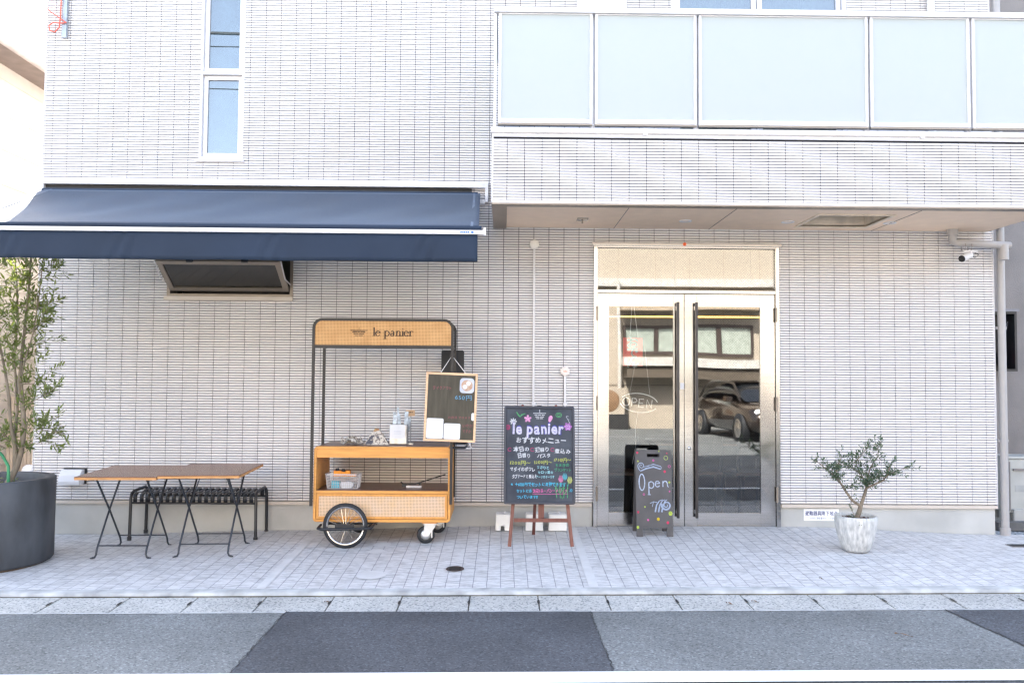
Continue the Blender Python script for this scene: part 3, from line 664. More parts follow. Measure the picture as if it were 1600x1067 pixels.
MB().box(-.03,.10,-.035,.01,-.005,.012).tube([(.03,-.01,0),(.0,-.03,-.045)], .012, 8).build('bracket', M_white, sc_)
a = Vector((-.075,-.075,-.075)); bcen = Vector((.03,-.03,-.03))
MB().tube([bcen, a], [.032,.034], 16).tube([bcen, bcen+Vector((.012,.01,.012))], [.032,.02], 16).build('camera_body', M_white, sc_)
dv = (a-bcen).normalized(); MB().tube([a-dv*.002, a+dv*.012], [.034,.030], 16).build('camera_face', M_blackmatt, sc_)
MB().tube([(.03,-.03,-.03),(.07,-.04,-.06),(.11,-.03,-.03),(.08,-.02,-.01),(.13,-.01,-.02),(.2,.10,.0)], .003, 5).build('cable', M_blackmatt, sc_)
# steel bracket with red cable at upper left
x, z = W(101, 60, -.03)
v = thing('cable_bracket', 'grey steel rail on the upper left wall corner holding a coral red cable', 'bracket', (x,-.012,z))
MB().box(-.022,.022,-.035,0,0,1.6).build('rail', mat('galvanised_steel', (.36,.40,.45), .4, .5), v)
M_red = mat('coral_red_cable', (.75,.12,.07), .45)
MB().tube([(-.01,-.045,1.3),(-.02,-.05,.5),(-.028,-.05,.36),(-.03,-.05,.2),(-.04,-.05,.09),(-.08,-.05,.045),(-.13,-.05,.06),(-.14,-.05,.11),(-.10,-.05,.14),(-.02,-.05,.135),(.02,-.05,.14)], .0065, 6).build('looped_cable', M_red, v)
MB().tube([(.03,-.05,.14),(-.12,-.06,.24),(-.3,-.2,.42),(-.6,-.6,.72),(-1.3,-1.3,1.3)], .005, 6).build('drop_cable', M_red, v)
# ------------------------------------------------------------ neighbours
NB = thing('left_house', 'cream walled house with brown eave and gutter at the left edge', 'building', (-5.75,.6,0))
M_cream = mat('cream_siding', (.60,.54,.48), .7, var=.02)
mb = MB(); mb.box(-6,0,0,9,-.3,5.0).prism([(-6,5.0),(0,5.0),(-3,6.6)], 0, 9); mb.build('wall', M_cream, NB)
mb = MB(); [mb.box(0,.006,.0,9,z,z+.008) for z in lin(.4,4.8,11)]; mb.build('siding_line', mat('siding_shadow_line', (.54,.49,.43), .7), NB)
M_eave = mat('brown_grey_eave', (.22,.17,.15), .5)
MB().prism([(.34,4.97),(.34,5.03),(-3,6.78),(-3,6.66),(0,5.01),(0,4.97)], -.3, 9.3).prism([(-6.34,4.97),(-6.34,5.03),(-3.001,6.78),(-3.001,6.66),(-6,5.01),(-6,4.97)], -.3, 9.3).build('roof', M_eave, NB)
g = MB(); g.tube([(.40,-.3,5.0),(.40,9.3,5.0)], .06, 10); g.build('gutter_pipe', mat('light_gutter', (.50,.44,.42), .4), NB)
MB().box(.33,.47,1.2,1.24,4.93,5.07).build('gutter_strap', M_white, NB)
M_fence = mat('beige_slatted_fence', (.62,.50,.38), .8, var=.05)
fn = thing('slatted_fence', 'low beige vertical slatted fence in the gap between the cream house and the cafe', 'fence', (-5.12,1.6,-.1))
mb = MB(); [mb.box(-.6+i*.04,-.6+i*.04+.034,0,.02,.1,1.28) for i in range(30)]; mb.build('slats', M_fence, fn)
MB().box(-.6,.6,.021,.05,.3,.36).box(-.6,.6,.021,.05,1.0,1.06).build('cross_rail', M_fence, fn); MB().box(-.6,.6,.0,.08,-.05,.1).build('footing', M_kerb, fn)
x, z = W(45,736,1.2)
v = thing('globe_lamp', 'small white globe light in the gap behind the large grey planter', 'lamp', (x,1.2,z-.5))
MB().tube([(0,0,-.1),(0,0,.45)], .02, 8).build('post', M_alu, v)
MB().lathe([(0,-.075),(.045,-.06),(.072,-.025),(.075,.0),(.06,.045),(.03,.07),(0,.075)], (0,0,.5), 20).build('globe', mat('opal_globe', (.82,.82,.84), .3), v)
# right side
NR = thing('right_house', 'grey stucco house wall beyond the drainpipe at the right edge', 'building', (5.2,1.35,-.3))
M_stuc = mat('grey_stucco', (.23,.215,.21), .9, var=.06, scale=3, bump=.6, bscale=90)
MB().box(-.2,7,0,7,0,8).build('wall', M_stuc, NR)
MB().box(-.3,7.1,-.2,7.2,8,8.2).build('roof', M_eave, NR)
x0, z0 = W(1563,580,1.15); x1, z1 = W(1588,487,1.15)
v = thing('wall_display_case', 'black glazed display case hanging on the grey stucco wall', 'display case', (x0,1.345,z0))
ww, hh = x1-x0, z1-z0
MB().box(-.15,ww,-.2,0,0,.025).box(-.15,ww,-.2,0,hh-.025,hh).box(-.15,-.13,-.2,0,.025,hh-.025).box(ww-.025,ww,-.2,0,.025,hh-.025).box(-.13,ww-.025,-.02,0,.025,hh-.025).build('case', M_black, v)
MB().box(-.17,ww+.02,-.22,0.0,hh,hh+.03).build('lid', mat('grey_case_lid', (.2,.2,.22), .5), v)
o = MB().lathe([(0,0),(.04,.0),(.042,.10),(.03,.13),(.014,.15),(.014,.18),(0,.18)], (ww-.11,-.1,.08), 16).build('pink_bottle', mat('pink_bottle', (.60,.20,.22), .35))
o.location = v.location; o['label'] = 'dull pink bottle standing inside the black wall display case'; o['category'] = 'bottle'
mb = MB(); [mb.tube([(ww-.10,-.1,.26),(ww-.10+random.uniform(-.03,.04),-.1,.4+.03*i),(ww-.10+random.uniform(-.05,.06),-.1,.50+.03*i)], .004, 4) for i in range(5)]
o = mb.build('dried_flowers', mat('grey_dried_stems', (.25,.27,.32), .8)); o.location = v.location; o['label'] = 'pale dried stems inside the black wall display case'; o['category'] = 'dried flowers'
# outdoor unit on blocks
ax, az = W(1573, 795, .75)
M_ac = mat('ivory_ac_casing', (.42,.43,.41), .5, var=.06, scale=4)
AC = thing('air_conditioner_unit', 'ivory outdoor air conditioner unit on concrete blocks at the right edge', 'air conditioner', (5.27,.55,.075))
bevel(MB().box(0,.78,0,.30,0,.56).build('casing', M_ac, AC), .012, 2)
bevel(MB().box(-.01,.79,-.015,.31,.561,.585).build('top_cover', M_ac, AC), .006, 2)
mb = MB(); mb.lathe([(.20,-.004),(.215,-.012),(.23,-.004)], (.48,0,.28), 32, 'y'); [mb.lathe([(r,-.006),(r+.004,-.009),(r+.008,-.006)], (.48,0,.28), 28, 'y') for r in (.03,.07,.11,.15)]
mb.build('fan_grille', M_ac, AC)
MB().box(.06,.16,-.0035,-.0005,.22,.29).build('type_plate', mat('grey_plate', (.35,.36,.36), .5), AC)
MB().box(0,.012,-.006,-.0005,.03,.53).build('corner_strip', M_stuc, AC)
MB().box(.04,.2,-.02,-.0005,.44,.46).build('handle_recess', M_stuc, AC)
MB().box(-.003,-.0005,.04,.12,.46,.53).build('maker_sticker', M_blue, AC)
for i, xx in enumerate((5.29, 5.80)):
    v = thing('concrete_block', ('hollow concrete block under the left end of the outdoor air conditioner', 'hollow concrete block under the right end of the outdoor air conditioner')[i], 'block', (xx,.50,-.045), group='blocks under the air conditioner')
    mb = MB(); mb.box(0,.19,0,.39,0,.03).box(0,.19,0,.39,.13,.163); [mb.box(0,.19,y,y+.03,.03,.13) for y in (0,.12,.24,.36)]; mb.build('block', M_plinth, v)
v = MB().prismx([(.24,-.05),(.34,-.05),(.34,.03),(.24,.03)], 4.97, 9).build('edging_kerb', mat('dark_edging', (.12,.12,.12), .9)); v['label'] = 'dark concrete edging strip in front of the gravel bed'; v['category'] = 'edging'
# drains
x, y, z = G(711, 889, zpave)
v = thing('floor_drain', 'small round rusty brown drain cover set in the paving', 'drain', (x,y,z+.004), rot=(.045,0,0))
MB().lathe([(0,.0),(.062,.0),(.07,.004),(.072,0)], (0,0,0), 28).build('rim', mat('rusty_brown_iron', (.07,.05,.045), .7, .3), v)
mb = MB(); [mb.box(-.045,.045,-.04+i*.02,-.032+i*.02,.0005,.003) for i in range(5)]; mb.build('grate_bars', M_blackmatt, v)
x, y, z = G(1592, 853, zpave)
v = thing('drain_cover', 'dark square drain cover in the paving at the right edge', 'drain', (x,y,z+.003)); MB().box(-.08,.2,-.045,.05,0,.006).build('cover', M_blackmatt, v); MB().box(-.09,.21,-.055,.06,-.004,.003).build('rim', M_stuc, v)
# ------------------------------------------------------------ folding tables
M_tt = mat('oiled_brown_tabletop', (.20,.092,.048), .26, var=.08, scale=3, stretch=(1,4,1), spec=.35)
M_te = mat('light_wood_edge', (.50,.25,.09), .5, var=.12, scale=8, stretch=(1.5,8,8))
M_iron = mat('dark_painted_iron', (.022,.028,.038), .4)
def folding_table():
    t = thing('folding_table', '', 'table')
    H = .70; w2, d2 = .331, .395
    bevel(MB().box(-w2, w2, -d2, d2, H-.006, H).build('tabletop', M_tt, t), .002, 1)
    bevel(MB().box(-w2, w2, -d2, d2, H-.026, H-.0065).build('top_edge', M_te, t), .002, 1)
    # each side is an X: one leg from the front foot to the rear of the top, one the other way
    for sx in (-1, 1):
        for sy in (-1, 1):
            x = sx*.205+(.006 if sy > 0 else -.006)
            MB().tube([(x+sx*.030, sy*.242, .005), (x+sx*.010, sy*.240, .008), (x, sy*.235, .03), (x, sy*.22, .075), (x, 0, .35), (x, -sy*.285, H-.03)], .0085, 7).lathe([(0,0),(.016,0),(.016,.006),(0,.006)], (x+sx*.030, sy*.242, 0), 12).build('leg', M_iron, t)
        MB().tube([(sx*.205, 0, .36), (sx*.10, 0, H-.03)], .0045, 5).build('stay_rod', M_iron, t)
    for sy in (-1, 1): MB().tube([(-.205, sy*.212, .100), (.205, sy*.212, .100)], .006, 6).build('stretcher', M_iron, t)
    for x in (-.26, .21): MB().box(x, x+.05, -.30, -.26, H-.042, H-.0265).build('bracket', M_iron, t)
    return t
T1 = folding_table(); x, y = -3.198, -.775; T1.location = (x, y, zpave(x, y)+.003); T1.rotation_euler = (.020, .0, .04)
T1['label'] = 'left folding wooden table, partly in front of the white exhaust hood'
T2 = copy_tree(T1); x, y = -2.508, -.778; T2.location = (x, y, zpave(x, y)-.002); T2.rotation_euler = (.020, -.008, .035)
T2.location.z += .006
T2['label'] = 'right folding wooden table, directly in front of the black slatted bench'
for t_ in (T1, T2): t_['group'] = 'folding tables pushed together'
# ------------------------------------------------------------ bench
B = thing('slatted_bench', 'black metal slatted bench against the wall behind the folding tables', 'bench', (-2.83,-.20,-.07))
HB = .445; lx = .575; ly0, ly1 = -.185, .165
for sx in (-1, 1):
    MB().tube([(sx*lx, ly0, -.0), (sx*(lx-.004), ly0+.002, HB-.06), (sx*(lx-.006), ly0+.012, HB-.025), (sx*(lx-.01), ly0+.05, HB-.004), (sx*(lx-.01), ly1-.05, HB-.004+.01), (sx*(lx-.006), ly1-.012, HB-.02), (sx*(lx-.004), ly1, HB-.06), (sx*lx, ly1+.0, .0)], .0145, 10).build('side_frame', M_black, B)
    for y in (ly0, ly1): MB().tube([(sx*lx, y, 0), (sx*lx, y, .035)], .020, 10).build('foot', M_black, B)
MB().tube([(-lx+.01, ly0, HB-.105), (lx-.01, ly0, HB-.105)], .010, 8).build('front_rail', M_black, B)
MB().tube([(-lx+.01, ly1, HB-.085), (lx-.01, ly1, HB-.085)], .010, 8).build('back_rail', M_black, B)
pr = [(ly0-.003, HB-.10), (ly0-.004, HB-.05), (ly0+.006, HB-.028), (ly0+.035, HB-.016), (0, HB-.024), (ly1-.035, HB-.006), (ly1-.008, HB-.018), (ly1, HB-.05), (ly1, HB-.09)]
for i in range(19):
    x = -lx+.045+i*(2*lx-.09)/18; mb = MB(); vs = []
    for y, z in pr: vs += [(x-.018, y, z), (x+.018, y, z)]
    mb.add(vs, [(2*j, 2*j+1, 2*j+3, 2*j+2) for j in range(len(pr)-1)], True); o = mb.build('slat', M_black, B); sm = o.modifiers.new('t', 'SOLIDIFY'); sm.thickness = .004
# ------------------------------------------------------------ cart
CX, CZ = -1.07, 0
M_ply = mat('orange_oiled_plywood', (.64,.295,.075), .42, var=.07, scale=4, stretch=(1,6,14), spec=.4)
M_ply2 = mat('orange_plywood_upright_grain', (.62,.285,.072), .42, var=.07, scale=4, stretch=(10,6,1), spec=.4)
M_lam = mat('dark_brown_laminate', (.11,.045,.028), .32, var=.15, scale=4, stretch=(1,8,8))
def cane(name, base, hole, warm):
    M = mat(name, base, .6, var=.08, scale=9, col2=warm); n, l, b = nodes(M)
    src = b.inputs['Base Color'].links[0].from_socket
    tc = n.new('ShaderNodeTexCoord'); sx = n.new('ShaderNodeSeparateXYZ'); l.new(tc.outputs['Object'], sx.inputs[0]); r = []
    for k in (0, 2):
        a = n.new('ShaderNodeMath'); a.operation = 'MULTIPLY'; a.inputs[1].default_value = 1/.0128; l.new(sx.outputs[k], a.inputs[0])
        f = n.new('ShaderNodeMath'); f.operation = 'FRACT'; l.new(a.outputs[0], f.inputs[0])
        g = n.new('ShaderNodeMath'); g.operation = 'GREATER_THAN'; g.inputs[1].default_value = .52; l.new(f.outputs[0], g.inputs[0]); r.append(g)
    mm = n.new('ShaderNodeMath'); mm.operation = 'MULTIPLY'; l.new(r[0].outputs[0], mm.inputs[0]); l.new(r[1].outputs[0], mm.inputs[1])
    mx = n.new('ShaderNodeMix'); mx.data_type = 'RGBA'; l.new(mm.outputs[0], mx.inputs[0]); l.new(src, mx.inputs[6]); mx.inputs[7].default_value = (*hole, 1); l.new(mx.outputs[2], b.inputs['Base Color']); return M
M_cane1 = cane('golden_cane_webbing', (.58,.32,.12), (.17,.07,.02), (.68,.40,.17))
M_cane2 = cane('natural_cane_webbing', (.68,.50,.36), (.13,.07,.045), (.72,.48,.26))
yF, yB = -.685, -.11
zb, zt = .158, .820; xl_, xr_ = wx(489.5,760,yF), wx(704,760,yF)
CT = thing('vending_cart', 'orange plywood vending cart with cane panels, bicycle wheel and black signboard frame', 'cart', (CX,-.45,-.055))
def cp(mb, name, M, par=None, **k): return part(mb, name, M, par or CT, **k)
# outer case: rounded rectangular ring, extruded front to back
def ring(a0, a1, b0, b1, t, r, y0, y1, n=5):
    o = rrect(a0, a1, b0, b1, r, n); i_ = rrect(a0+t, a1-t, b0+t, b1-t, max(.004, r-t), n); k = len(o); mb = MB()
    vs = [(x, y0, z) for x, z in o]+[(x, y0, z) for x, z in i_]+[(x, y1, z) for x, z in o]+[(x, y1, z) for x, z in i_]
    fs = []
    for j in range(k):
        q = (j+1) % k
        fs += [(j, k+j, k+q, q), (2*k+j, 2*k+q, 3*k+q, 3*k+j), (j, q, 2*k+q, 2*k+j), (k+j, 3*k+j, 3*k+q, k+q)]
    return mb.add(vs, fs)
bevel(cp(ring(xl_, xr_, zb, zt, .024, .032, yF, yB), 'case', M_ply), .002, 1)
cp(MB().box(xl_+.03, xr_-.03, yF+.05, yB-.03, zt-.012, zt+.0025), 'worktop', M_lam)
xi0, xi1 = xl_+.0245, xr_-.0245
cp(MB().box(xi0, xi1, yF+.006, yF+.024, zt-.097, zt-.0245), 'apron', M_ply)
cp(MB().box(xi0, xi1, yF+.003, yB-.001, .408, .432), 'shelf', M_ply)
cp(MB().box(xi0+.001, xi1-.001, yF+.02, yB-.02, .4325, .436), 'shelf_mat', M_lam)
fr = MB(); a0, a1, b0, b1 = xi0+.004, xi1-.004, zb+.028, .404; t = .020
fr.box(a0, a1, yF+.004, yF+.022, b0, b0+t).box(a0, a1, yF+.004, yF+.022, b1-t, b1).box(a0, a0+t, yF+.004, yF+.022, b0+t, b1-t).box(a1-t, a1, yF+.004, yF+.022, b0+t, b1-t)
pn = cp(fr, 'lower_panel', M_ply2)
MB().box(a0+t-.001, a1-t+.001, yF+.009, yF+.012, b0+t-.001, b1-t+.001).build('cane_webbing', M_cane2, pn)
cp(MB().box(a0, a1, yB-.02, yB-.006, zb+.028, .404), 'back_panel', M_ply)
# signboard frame: two rounded hoops
M_fr = mat('black_brown_steel_tube', (.018,.016,.015), .5)
def hoop(y, name):
    a0, a1, z1, r = xl_-.016, xr_+.004, 1.945, .075; t = .013
    pts = [(a0, y, .30)] + [(a0, y, z1-r)] + [(a0+r-r*math.cos(a), y, z1-r+r*math.sin(a)) for a in [PI/2*i/6 for i in range(1,7)]]
    pts += [(a1-r+r*math.sin(a), y, z1-r+r*math.cos(a)) for a in [PI/2*i/6 for i in range(0,7)]] + [(a1, y, .32)]
    return cp(MB().tube(pts, .0165, 4), name, M_fr)
hoop(yF-.012, 'hoop_frame'); hoop(-.25, 'hoop_frame')
zs0 = 1.705
cp(MB().box(xl_-.005, xr_-.008, yF-.026, yF+.002, zs0-.012, zs0+.014), 'sign_rail', M_fr)
cp(MB().box(xl_-.006, xl_+.01, yF+.0, -.26, 1.70, 1.72), 'side_rail', M_fr); cp(MB().box(xr_-.012, xr_+.004, yF, -.26, 1.70, 1.72), 'side_rail', M_fr)
sp = MB(); o = [(x, z) for x, z in rrect(xl_-.004, xr_-.008, zs0+.012, 1.934, .066, 6)]
o = [(x, z) for x, z in o if z > zs0+.08] + [(xl_-.004, zs0+.012), (xr_-.008, zs0+.012)]
sp.prism(o, yF-.018, yF-.010); sgn = cp(sp, 'sign_panel', M_cane1)
# lettering: thin serif strokes
M_ink = mat('dark_brown_sign_ink', (.05,.025,.012), .6)
mb = MB(); ys = yF-.0195
ex, ez = W(561, 519, ys)
u = .0057
for i, (hw, segs) in enumerate(((13, 1), (10.5, 3), (8.5, 2), (6.5, 2))):
    z = ez+.016-i*.0155; L = hw*u; g = .004
    if segs == 1: mb.box(ex-L, ex+L, ys-.001, ys, z-.003, z+.003); mb.box(ex-L*.7, ex+L*.7, ys-.001, ys, z-.009, z-.006)
    else:
        cu = -L
        for s in range(segs):
            ln = 2*L/segs*(.7 if s % 2 else 1.15) if segs == 3 else 2*L/segs*(1.1 if s else .9)
            mb.box(cu+ex, min(cu+ln-g, L)+ex, ys-.001, ys, z-.0034, z+.0034); cu += ln
mb.box(ex-.0022, ex+.0022, ys-.001, ys, ez+.018, ez+.040)
def serif_word(mb, x, z, h, y):      # 'le panier' drawn as stems, bowls and small serifs
    s = h                             # x-height
    T, t = .25*s, .11*s
    def stem(x, z0, z1, foot=True, head=True):
        mb.box(x-T/2, x+T/2, y-.001, y, z0, z1)
        if foot: mb.box(x-T*1.2, x+T*1.2, y-.001, y, z0, z0+t)
        if head: mb.add([(x-T*1.3, y-.001, z1-.14*s), (x-T/2, y-.001, z1-.10*s), (x-T/2, y-.001, z1)], [(0,1,2)])
    def bowl(cx, cz, rx, rz_, a0, a1):
        p = arc(cx, cz, rx, rz_, a0, a1, 18); wd = [t+(T-t)*abs(math.cos(math.radians(a0+(a1-a0)*i/18))) for i in range(19)]
        ribbon(mb, p, wd, y-.001)
    def e(x):
        bowl(x, z+.5*s, .40*s, .47*s, 10, 325); mb.box(x-.34*s, x+.40*s, y-.001, y, z+.53*s, z+.53*s+t)
    stem(x, z, z+1.65*s); x += .72*s; e(x); x += 1.35*s
    stem(x, z-.55*s, z+s); bowl(x+.36*s, z+.5*s, .42*s, .47*s, -150, 150); x += 1.25*s
    bowl(x+.12*s, z+.70*s, .25*s, .27*s, 0, 160); mb.box(x+.37*s-T/2, x+.37*s+T/2, y-.001, y, z+.06*s, z+.72*s); bowl(x+.10*s, z+.26*s, .28*s, .25*s, 30, 340); x += .95*s
    stem(x, z, z+s); bowl(x+.33*s, z+.62*s, .29*s, .36*s, 10, 160); stem(x+.60*s, z, z+.66*s, True, False); x += 1.12*s
    stem(x, z, z+s); mb.add([(x+.11*s*math.cos(i*PI/5), y-.001, z+1.38*s+.11*s*math.sin(i*PI/5)) for i in range(10)], [tuple(range(10))]); x += .70*s
    e(x); x += .72*s
    stem(x, z, z+s); bowl(x+.30*s, z+.62*s, .26*s, .34*s, 30, 160)
xa, za = W(584.5, 525, ys); serif_word(mb, xa, za, .047, ys)
o = mb.build('lettering', M_ink, sgn)
# handle, wheels
cp(MB().tube([(xr_+.01,yF+.02,.815),(xr_+.115,yF+.02,.815),(xr_+.128,yF+.05,.815),(xr_+.128,yB-.06,.815),(xr_+.115,yB-.02,.815),(xr_+.01,yB-.02,.815)], .011, 8), 'push_handle', M_black)
M_tyre = mat('black_rubber', (.012,.014,.018), .65); M_rim = mat('polished_rim', (.52,.51,.50), .2, 1)
wxc, wzc = W(539.5, 822.5, yF-.06)
for yy in (yF-.055, -.14):
    gz = zpave(wxc, yy); R = .197; zc = gz+R+.0
    wh = cp(MB().lathe([(R-.030,-.014),(R-.012,-.017),(R,0),(R-.012,.017),(R-.030,.014)], (wxc,yy,zc), 48, 'y'), 'bicycle_wheel', M_tyre)
    MB().lathe([(R-.031,-.011),(R-.042,-.010),(R-.046,0),(R-.042,.010),(R-.031,.011)], (wxc,yy,zc), 48, 'y').build('rim', M_rim, wh)
    mb = MB()
    for i in range(24):
        a = 2*PI*i/24; a2 = a+(.35 if i % 2 else -.35); sy = .016 if i % 4 < 2 else -.016
        mb.tube([(wxc+.02*math.cos(a2), yy+sy, zc+.02*math.sin(a2)), (wxc+(R-.045)*math.cos(a), yy, zc+(R-.045)*math.sin(a))], .0021, 4)
    mb.build('spokes', M_rim, wh)
    MB().lathe([(0,-.024),(.014,-.024),(.018,-.016),(.012,-.010),(.012,.010),(.018,.016),(.014,.024),(0,.024)], (wxc,yy,zc), 16, 'y').build('hub', M_rim, wh)
zc = zpave(wxc, yF)+.197
cp(MB().tube([(wxc-.23,yF+.01,zc-.01),(wxc-.235,yF-.08,zc-.024),(wxc-.20,yF-.100,zc-.028),(wxc+.19,yF-.100,zc-.020),(wxc+.225,yF-.08,zc-.018),(wxc+.25,yF+.03,zc+.01),(wxc+.30,yB-.1,zc+.06)], .0125, 8), 'axle_guard', M_black)
cp(MB().box(wxc-.085, wxc+.085, yF-.094, yF-.089, zc-.022, zc+.018), 'axle_plate', M_black)
cp(MB().box(wxc-.20, wxc+.26, yF+.06, yF+.09, zb-.035, zb-.001).box(wxc-.20, wxc+.26, yB-.09, yB-.06, zb-.035, zb-.001).box(wxc-.19, wxc-.16, yF+.0, yF+.05, zc-.0, zb-.001), 'axle_frame', M_black)
cp(MB().tube([(wxc,yF-.08,zc),(wxc,yB+.08,zc)], .009, 8), 'axle', M_black)
M_zinc = mat('zinc_plated_steel', (.66,.66,.65), .35, .7)
for px, py, yy, fl in ((665,848,-.62,1),(684,833,-.235,-1)):
    x = wx(px, py, yy); gz = zpave(x, yy); R = .078
    c = cp(MB().lathe([(R-.032,-.018),(R-.012,-.020),(R,-.008),(R,.008),(R-.012,.020),(R-.032,.018)], (x,yy,gz+R), 28, 'y'), 'caster', M_tyre)
    MB().lathe([(0,-.019),(R-.034,-.016),(R-.032,0),(R-.034,.016),(0,.019)], (x,yy,gz+R), 24, 'y').build('wheel_disc', M_zinc, c)
    tp = zb-.014
    pl = [(x-.026*fl*.7, gz+R-.012), (x+.02, gz+R-.014), (x+.085, tp-.03), (x+.085, tp-.004), (x-.01, tp-.004)]
    MB().prism(pl, yy-.026, yy-.022).prism(pl, yy+.022, yy+.026).box(x-.02, x+.10, yy-.04, yy+.04, tp-.004, tp+.002).build('fork', M_zinc, c)
    MB().box(x-.03, x+.10, yy-.045, yy+.045, tp+.0022, zb-.0005).build('mount_block', M_ply, c)
    MB().box(x+.05, x+.062, yy-.034, yy-.028, gz+.055, gz+.13, ).build('brake_lever', M_zinc, c)
# ------------------------------------------------------------ things on the cart
def paper_mat(name, base, ink, sc=60):
    M = mat(name, base, .8, var=.05); n, l, b = nodes(M); src = b.inputs['Base Color'].links[0].from_socket
    tc = n.new('ShaderNodeTexCoord'); v = n.new('ShaderNodeTexVoronoi'); v.inputs['Scale'].default_value = sc; l.new(tc.outputs['Object'], v.inputs['Vector'])
    sp = n.new('ShaderNodeSeparateColor'); l.new(v.outputs['Color'], sp.inputs[0]); g = n.new('ShaderNodeMath'); g.operation = 'GREATER_THAN'; g.inputs[1].default_value = .62; l.new(sp.outputs[0], g.inputs[0])
    mx = n.new('ShaderNodeMix'); mx.data_type = 'RGBA'; l.new(g.outputs[0], mx.inputs[0]); l.new(src, mx.inputs[6]); mx.inputs[7].default_value = (*ink,1); l.new(mx.outputs[2], b.inputs['Base Color']); return M
M_news = paper_mat('printed_newspaper', (.56,.52,.46), (.20,.17,.16), 90)
M_paper = mat('white_paper', (.70,.71,.74), .8, var=.02)
TOPZ = zt+.003-.0
def tag(o, label, cat, group=None):
    o['label'] = label; o['category'] = cat
    if group: o['group'] = group
    return o
x, z = W(549, 694, -.50)
mb = MB()
for k in range(46):   # torn, crumpled strips
    a = random.uniform(0, 2*PI); r = random.uniform(.0, 1)
    c = Vector((x+.115*r*math.cos(a), -.48+.07*r*math.sin(a), TOPZ+.014+random.uniform(0,.040)*(1.1-.7*r*abs(math.sin(a*1.5)))))
    d1 = Vector((random.gauss(0,1),random.gauss(0,1),random.gauss(0,.7))).normalized()*random.uniform(.018,.034); d2 = d1.cross(Vector((random.gauss(0,1),random.gauss(0,1),random.gauss(0,1)))).normalized()*random.uniform(.010,.02)
    n3 = d1.cross(d2).normalized()*random.uniform(-.014,.014)
    vs = [c-d1-d2, c+d1-d2, c+d1+d2, c-d1+d2, c+n3, c-d1*.2-d2+n3*.5]
    vs = [Vector((p.x, p.y, max(p.z, TOPZ+.001))) for p in vs]; mb.add(vs, [(0,5,4),(5,1,4),(1,2,4),(2,3,4),(3,0,4)])
tag(mb.build('crumpled_newspaper', M_news), 'flat bundle of crumpled newspaper strips at the left of the cart top', 'newspaper')
x, z = W(589, 692, -.46)
v = thing('newspaper_bag', 'triangular folded newspaper bag standing on the cart top beside the tin', 'paper bag', (x,-.46,TOPZ))
nb = MB(); vs = [(-.115,-.045,0),(.115,-.045,0),(.105,.05,0),(-.105,.05,0),(-.055,-.022,.09),(.045,-.022,.11),(-.02,-.005,.145),(.018,-.005,.14),(.05,.02,.10),(-.05,.02,.10)]
nb.add(vs, [(0,1,5,4),(4,5,7,6),(1,2,8,5),(3,0,4,9),(5,8,7),(4,6,9),(2,3,9,8),(9,6,7,8)]); nb.build('bag', M_news, v)
nb = MB(); nb.add([(-.100,-.0445,.006),(-.035,-.0445,.006),(-.012,-.026,.085),(-.050,-.026,.085)], [(0,1,2,3)]); nb.add([(.0,-.0335,.058),(.022,-.0335,.058),(.022,-.0275,.082),(0,-.0275,.082)], [(0,1,2,3)])
for k in range(4): nb.box(-.072+.008*k, -.05+.008*k, -.0475+.006*k, -.0445+.006*k, .012+.018*k, .02+.018*k)
nb.build('headline_print', mat('dark_newsprint', (.10,.10,.12), .8), v)
nb = MB(); nb.add([(-.040,-.014,.112),(.030,-.014,.112),(.016,-.008,.142),(-.018,-.008,.146)], [(0,1,2,3)]); nb.build('colour_print', mat('red_brown_newsprint', (.30,.10,.07), .8, var=.4, scale=60, col2=(.45,.35,.15)), v)
# tin with leaflets
x0, z0 = W(608, 692.5, -.50); x1, z1 = W(636, 663, -.50); tw = x1-x0; th = z1-TOPZ
v = thing('leaflet_tin', 'square steel tin with a white paper notice and leaflets, on the cart top', 'tin', (x0+tw/2,-.44,TOPZ))
bevel(MB().box(-tw/2, tw/2, -.06, .06, 0, th).build('can', mat('scuffed_tin', (.50,.49,.48), .3, .85, var=.15, scale=14), v), .01, 3)
MB().box(-tw/2+.004, tw/2-.016, -.0625, -.0605, .055, th-.003).build('notice', M_paper, v)
mb = MB(); [mb.box(-.04, .03, -.0634, -.0626, .10+.012*i, .1015+.012*i) for i in range(3)]; mb.build('notice_print', mat('faint_blue_print', (.35,.40,.55), .8), v)
mb = MB()
for xx, yy, ww, hh, an in ((-.058,-.02,.034,.075,.25),(-.030,.01,.030,.11,-.1),(-.004,.0,.018,.155,-.05),(.024,-.01,.030,.085,-.25),(.050,.0,.034,.12,.15),(.062,.03,.03,.07,.3)):
    mb.box(xx-ww/2, xx+ww/2, yy, yy+.002, th-.05, th+hh, rot=Matrix.Rotation(an*.4, 4, 'Y'))
mb.build('leaflets', mat('pale_blue_leaflets', (.50,.56,.62), .7, var=.2, scale=30), v)
x, z = W(640, 646, -.46)
v = thing('price_card', 'small kraft paper card on a clip behind the steel tin', 'card', (x,-.40,TOPZ))
MB().box(-.042,.042,-.003,0,z-TOPZ-.026,z-TOPZ+.03).build('card', mat('kraft_card', (.55,.36,.21), .8, var=.05), v)
MB().tube([(0,.003,0),(0,.003,z-TOPZ)], .003, 5).box(-.03,.03,-.02,.03,0,.008).build('stand', M_zinc, v)
mb = MB(); [mb.box(-.03+.014*i, -.021+.014*i, -.0038, -.0031, z-TOPZ+.004, z-TOPZ+.014) for i in range(4)]; mb.build('print', M_ink, v)
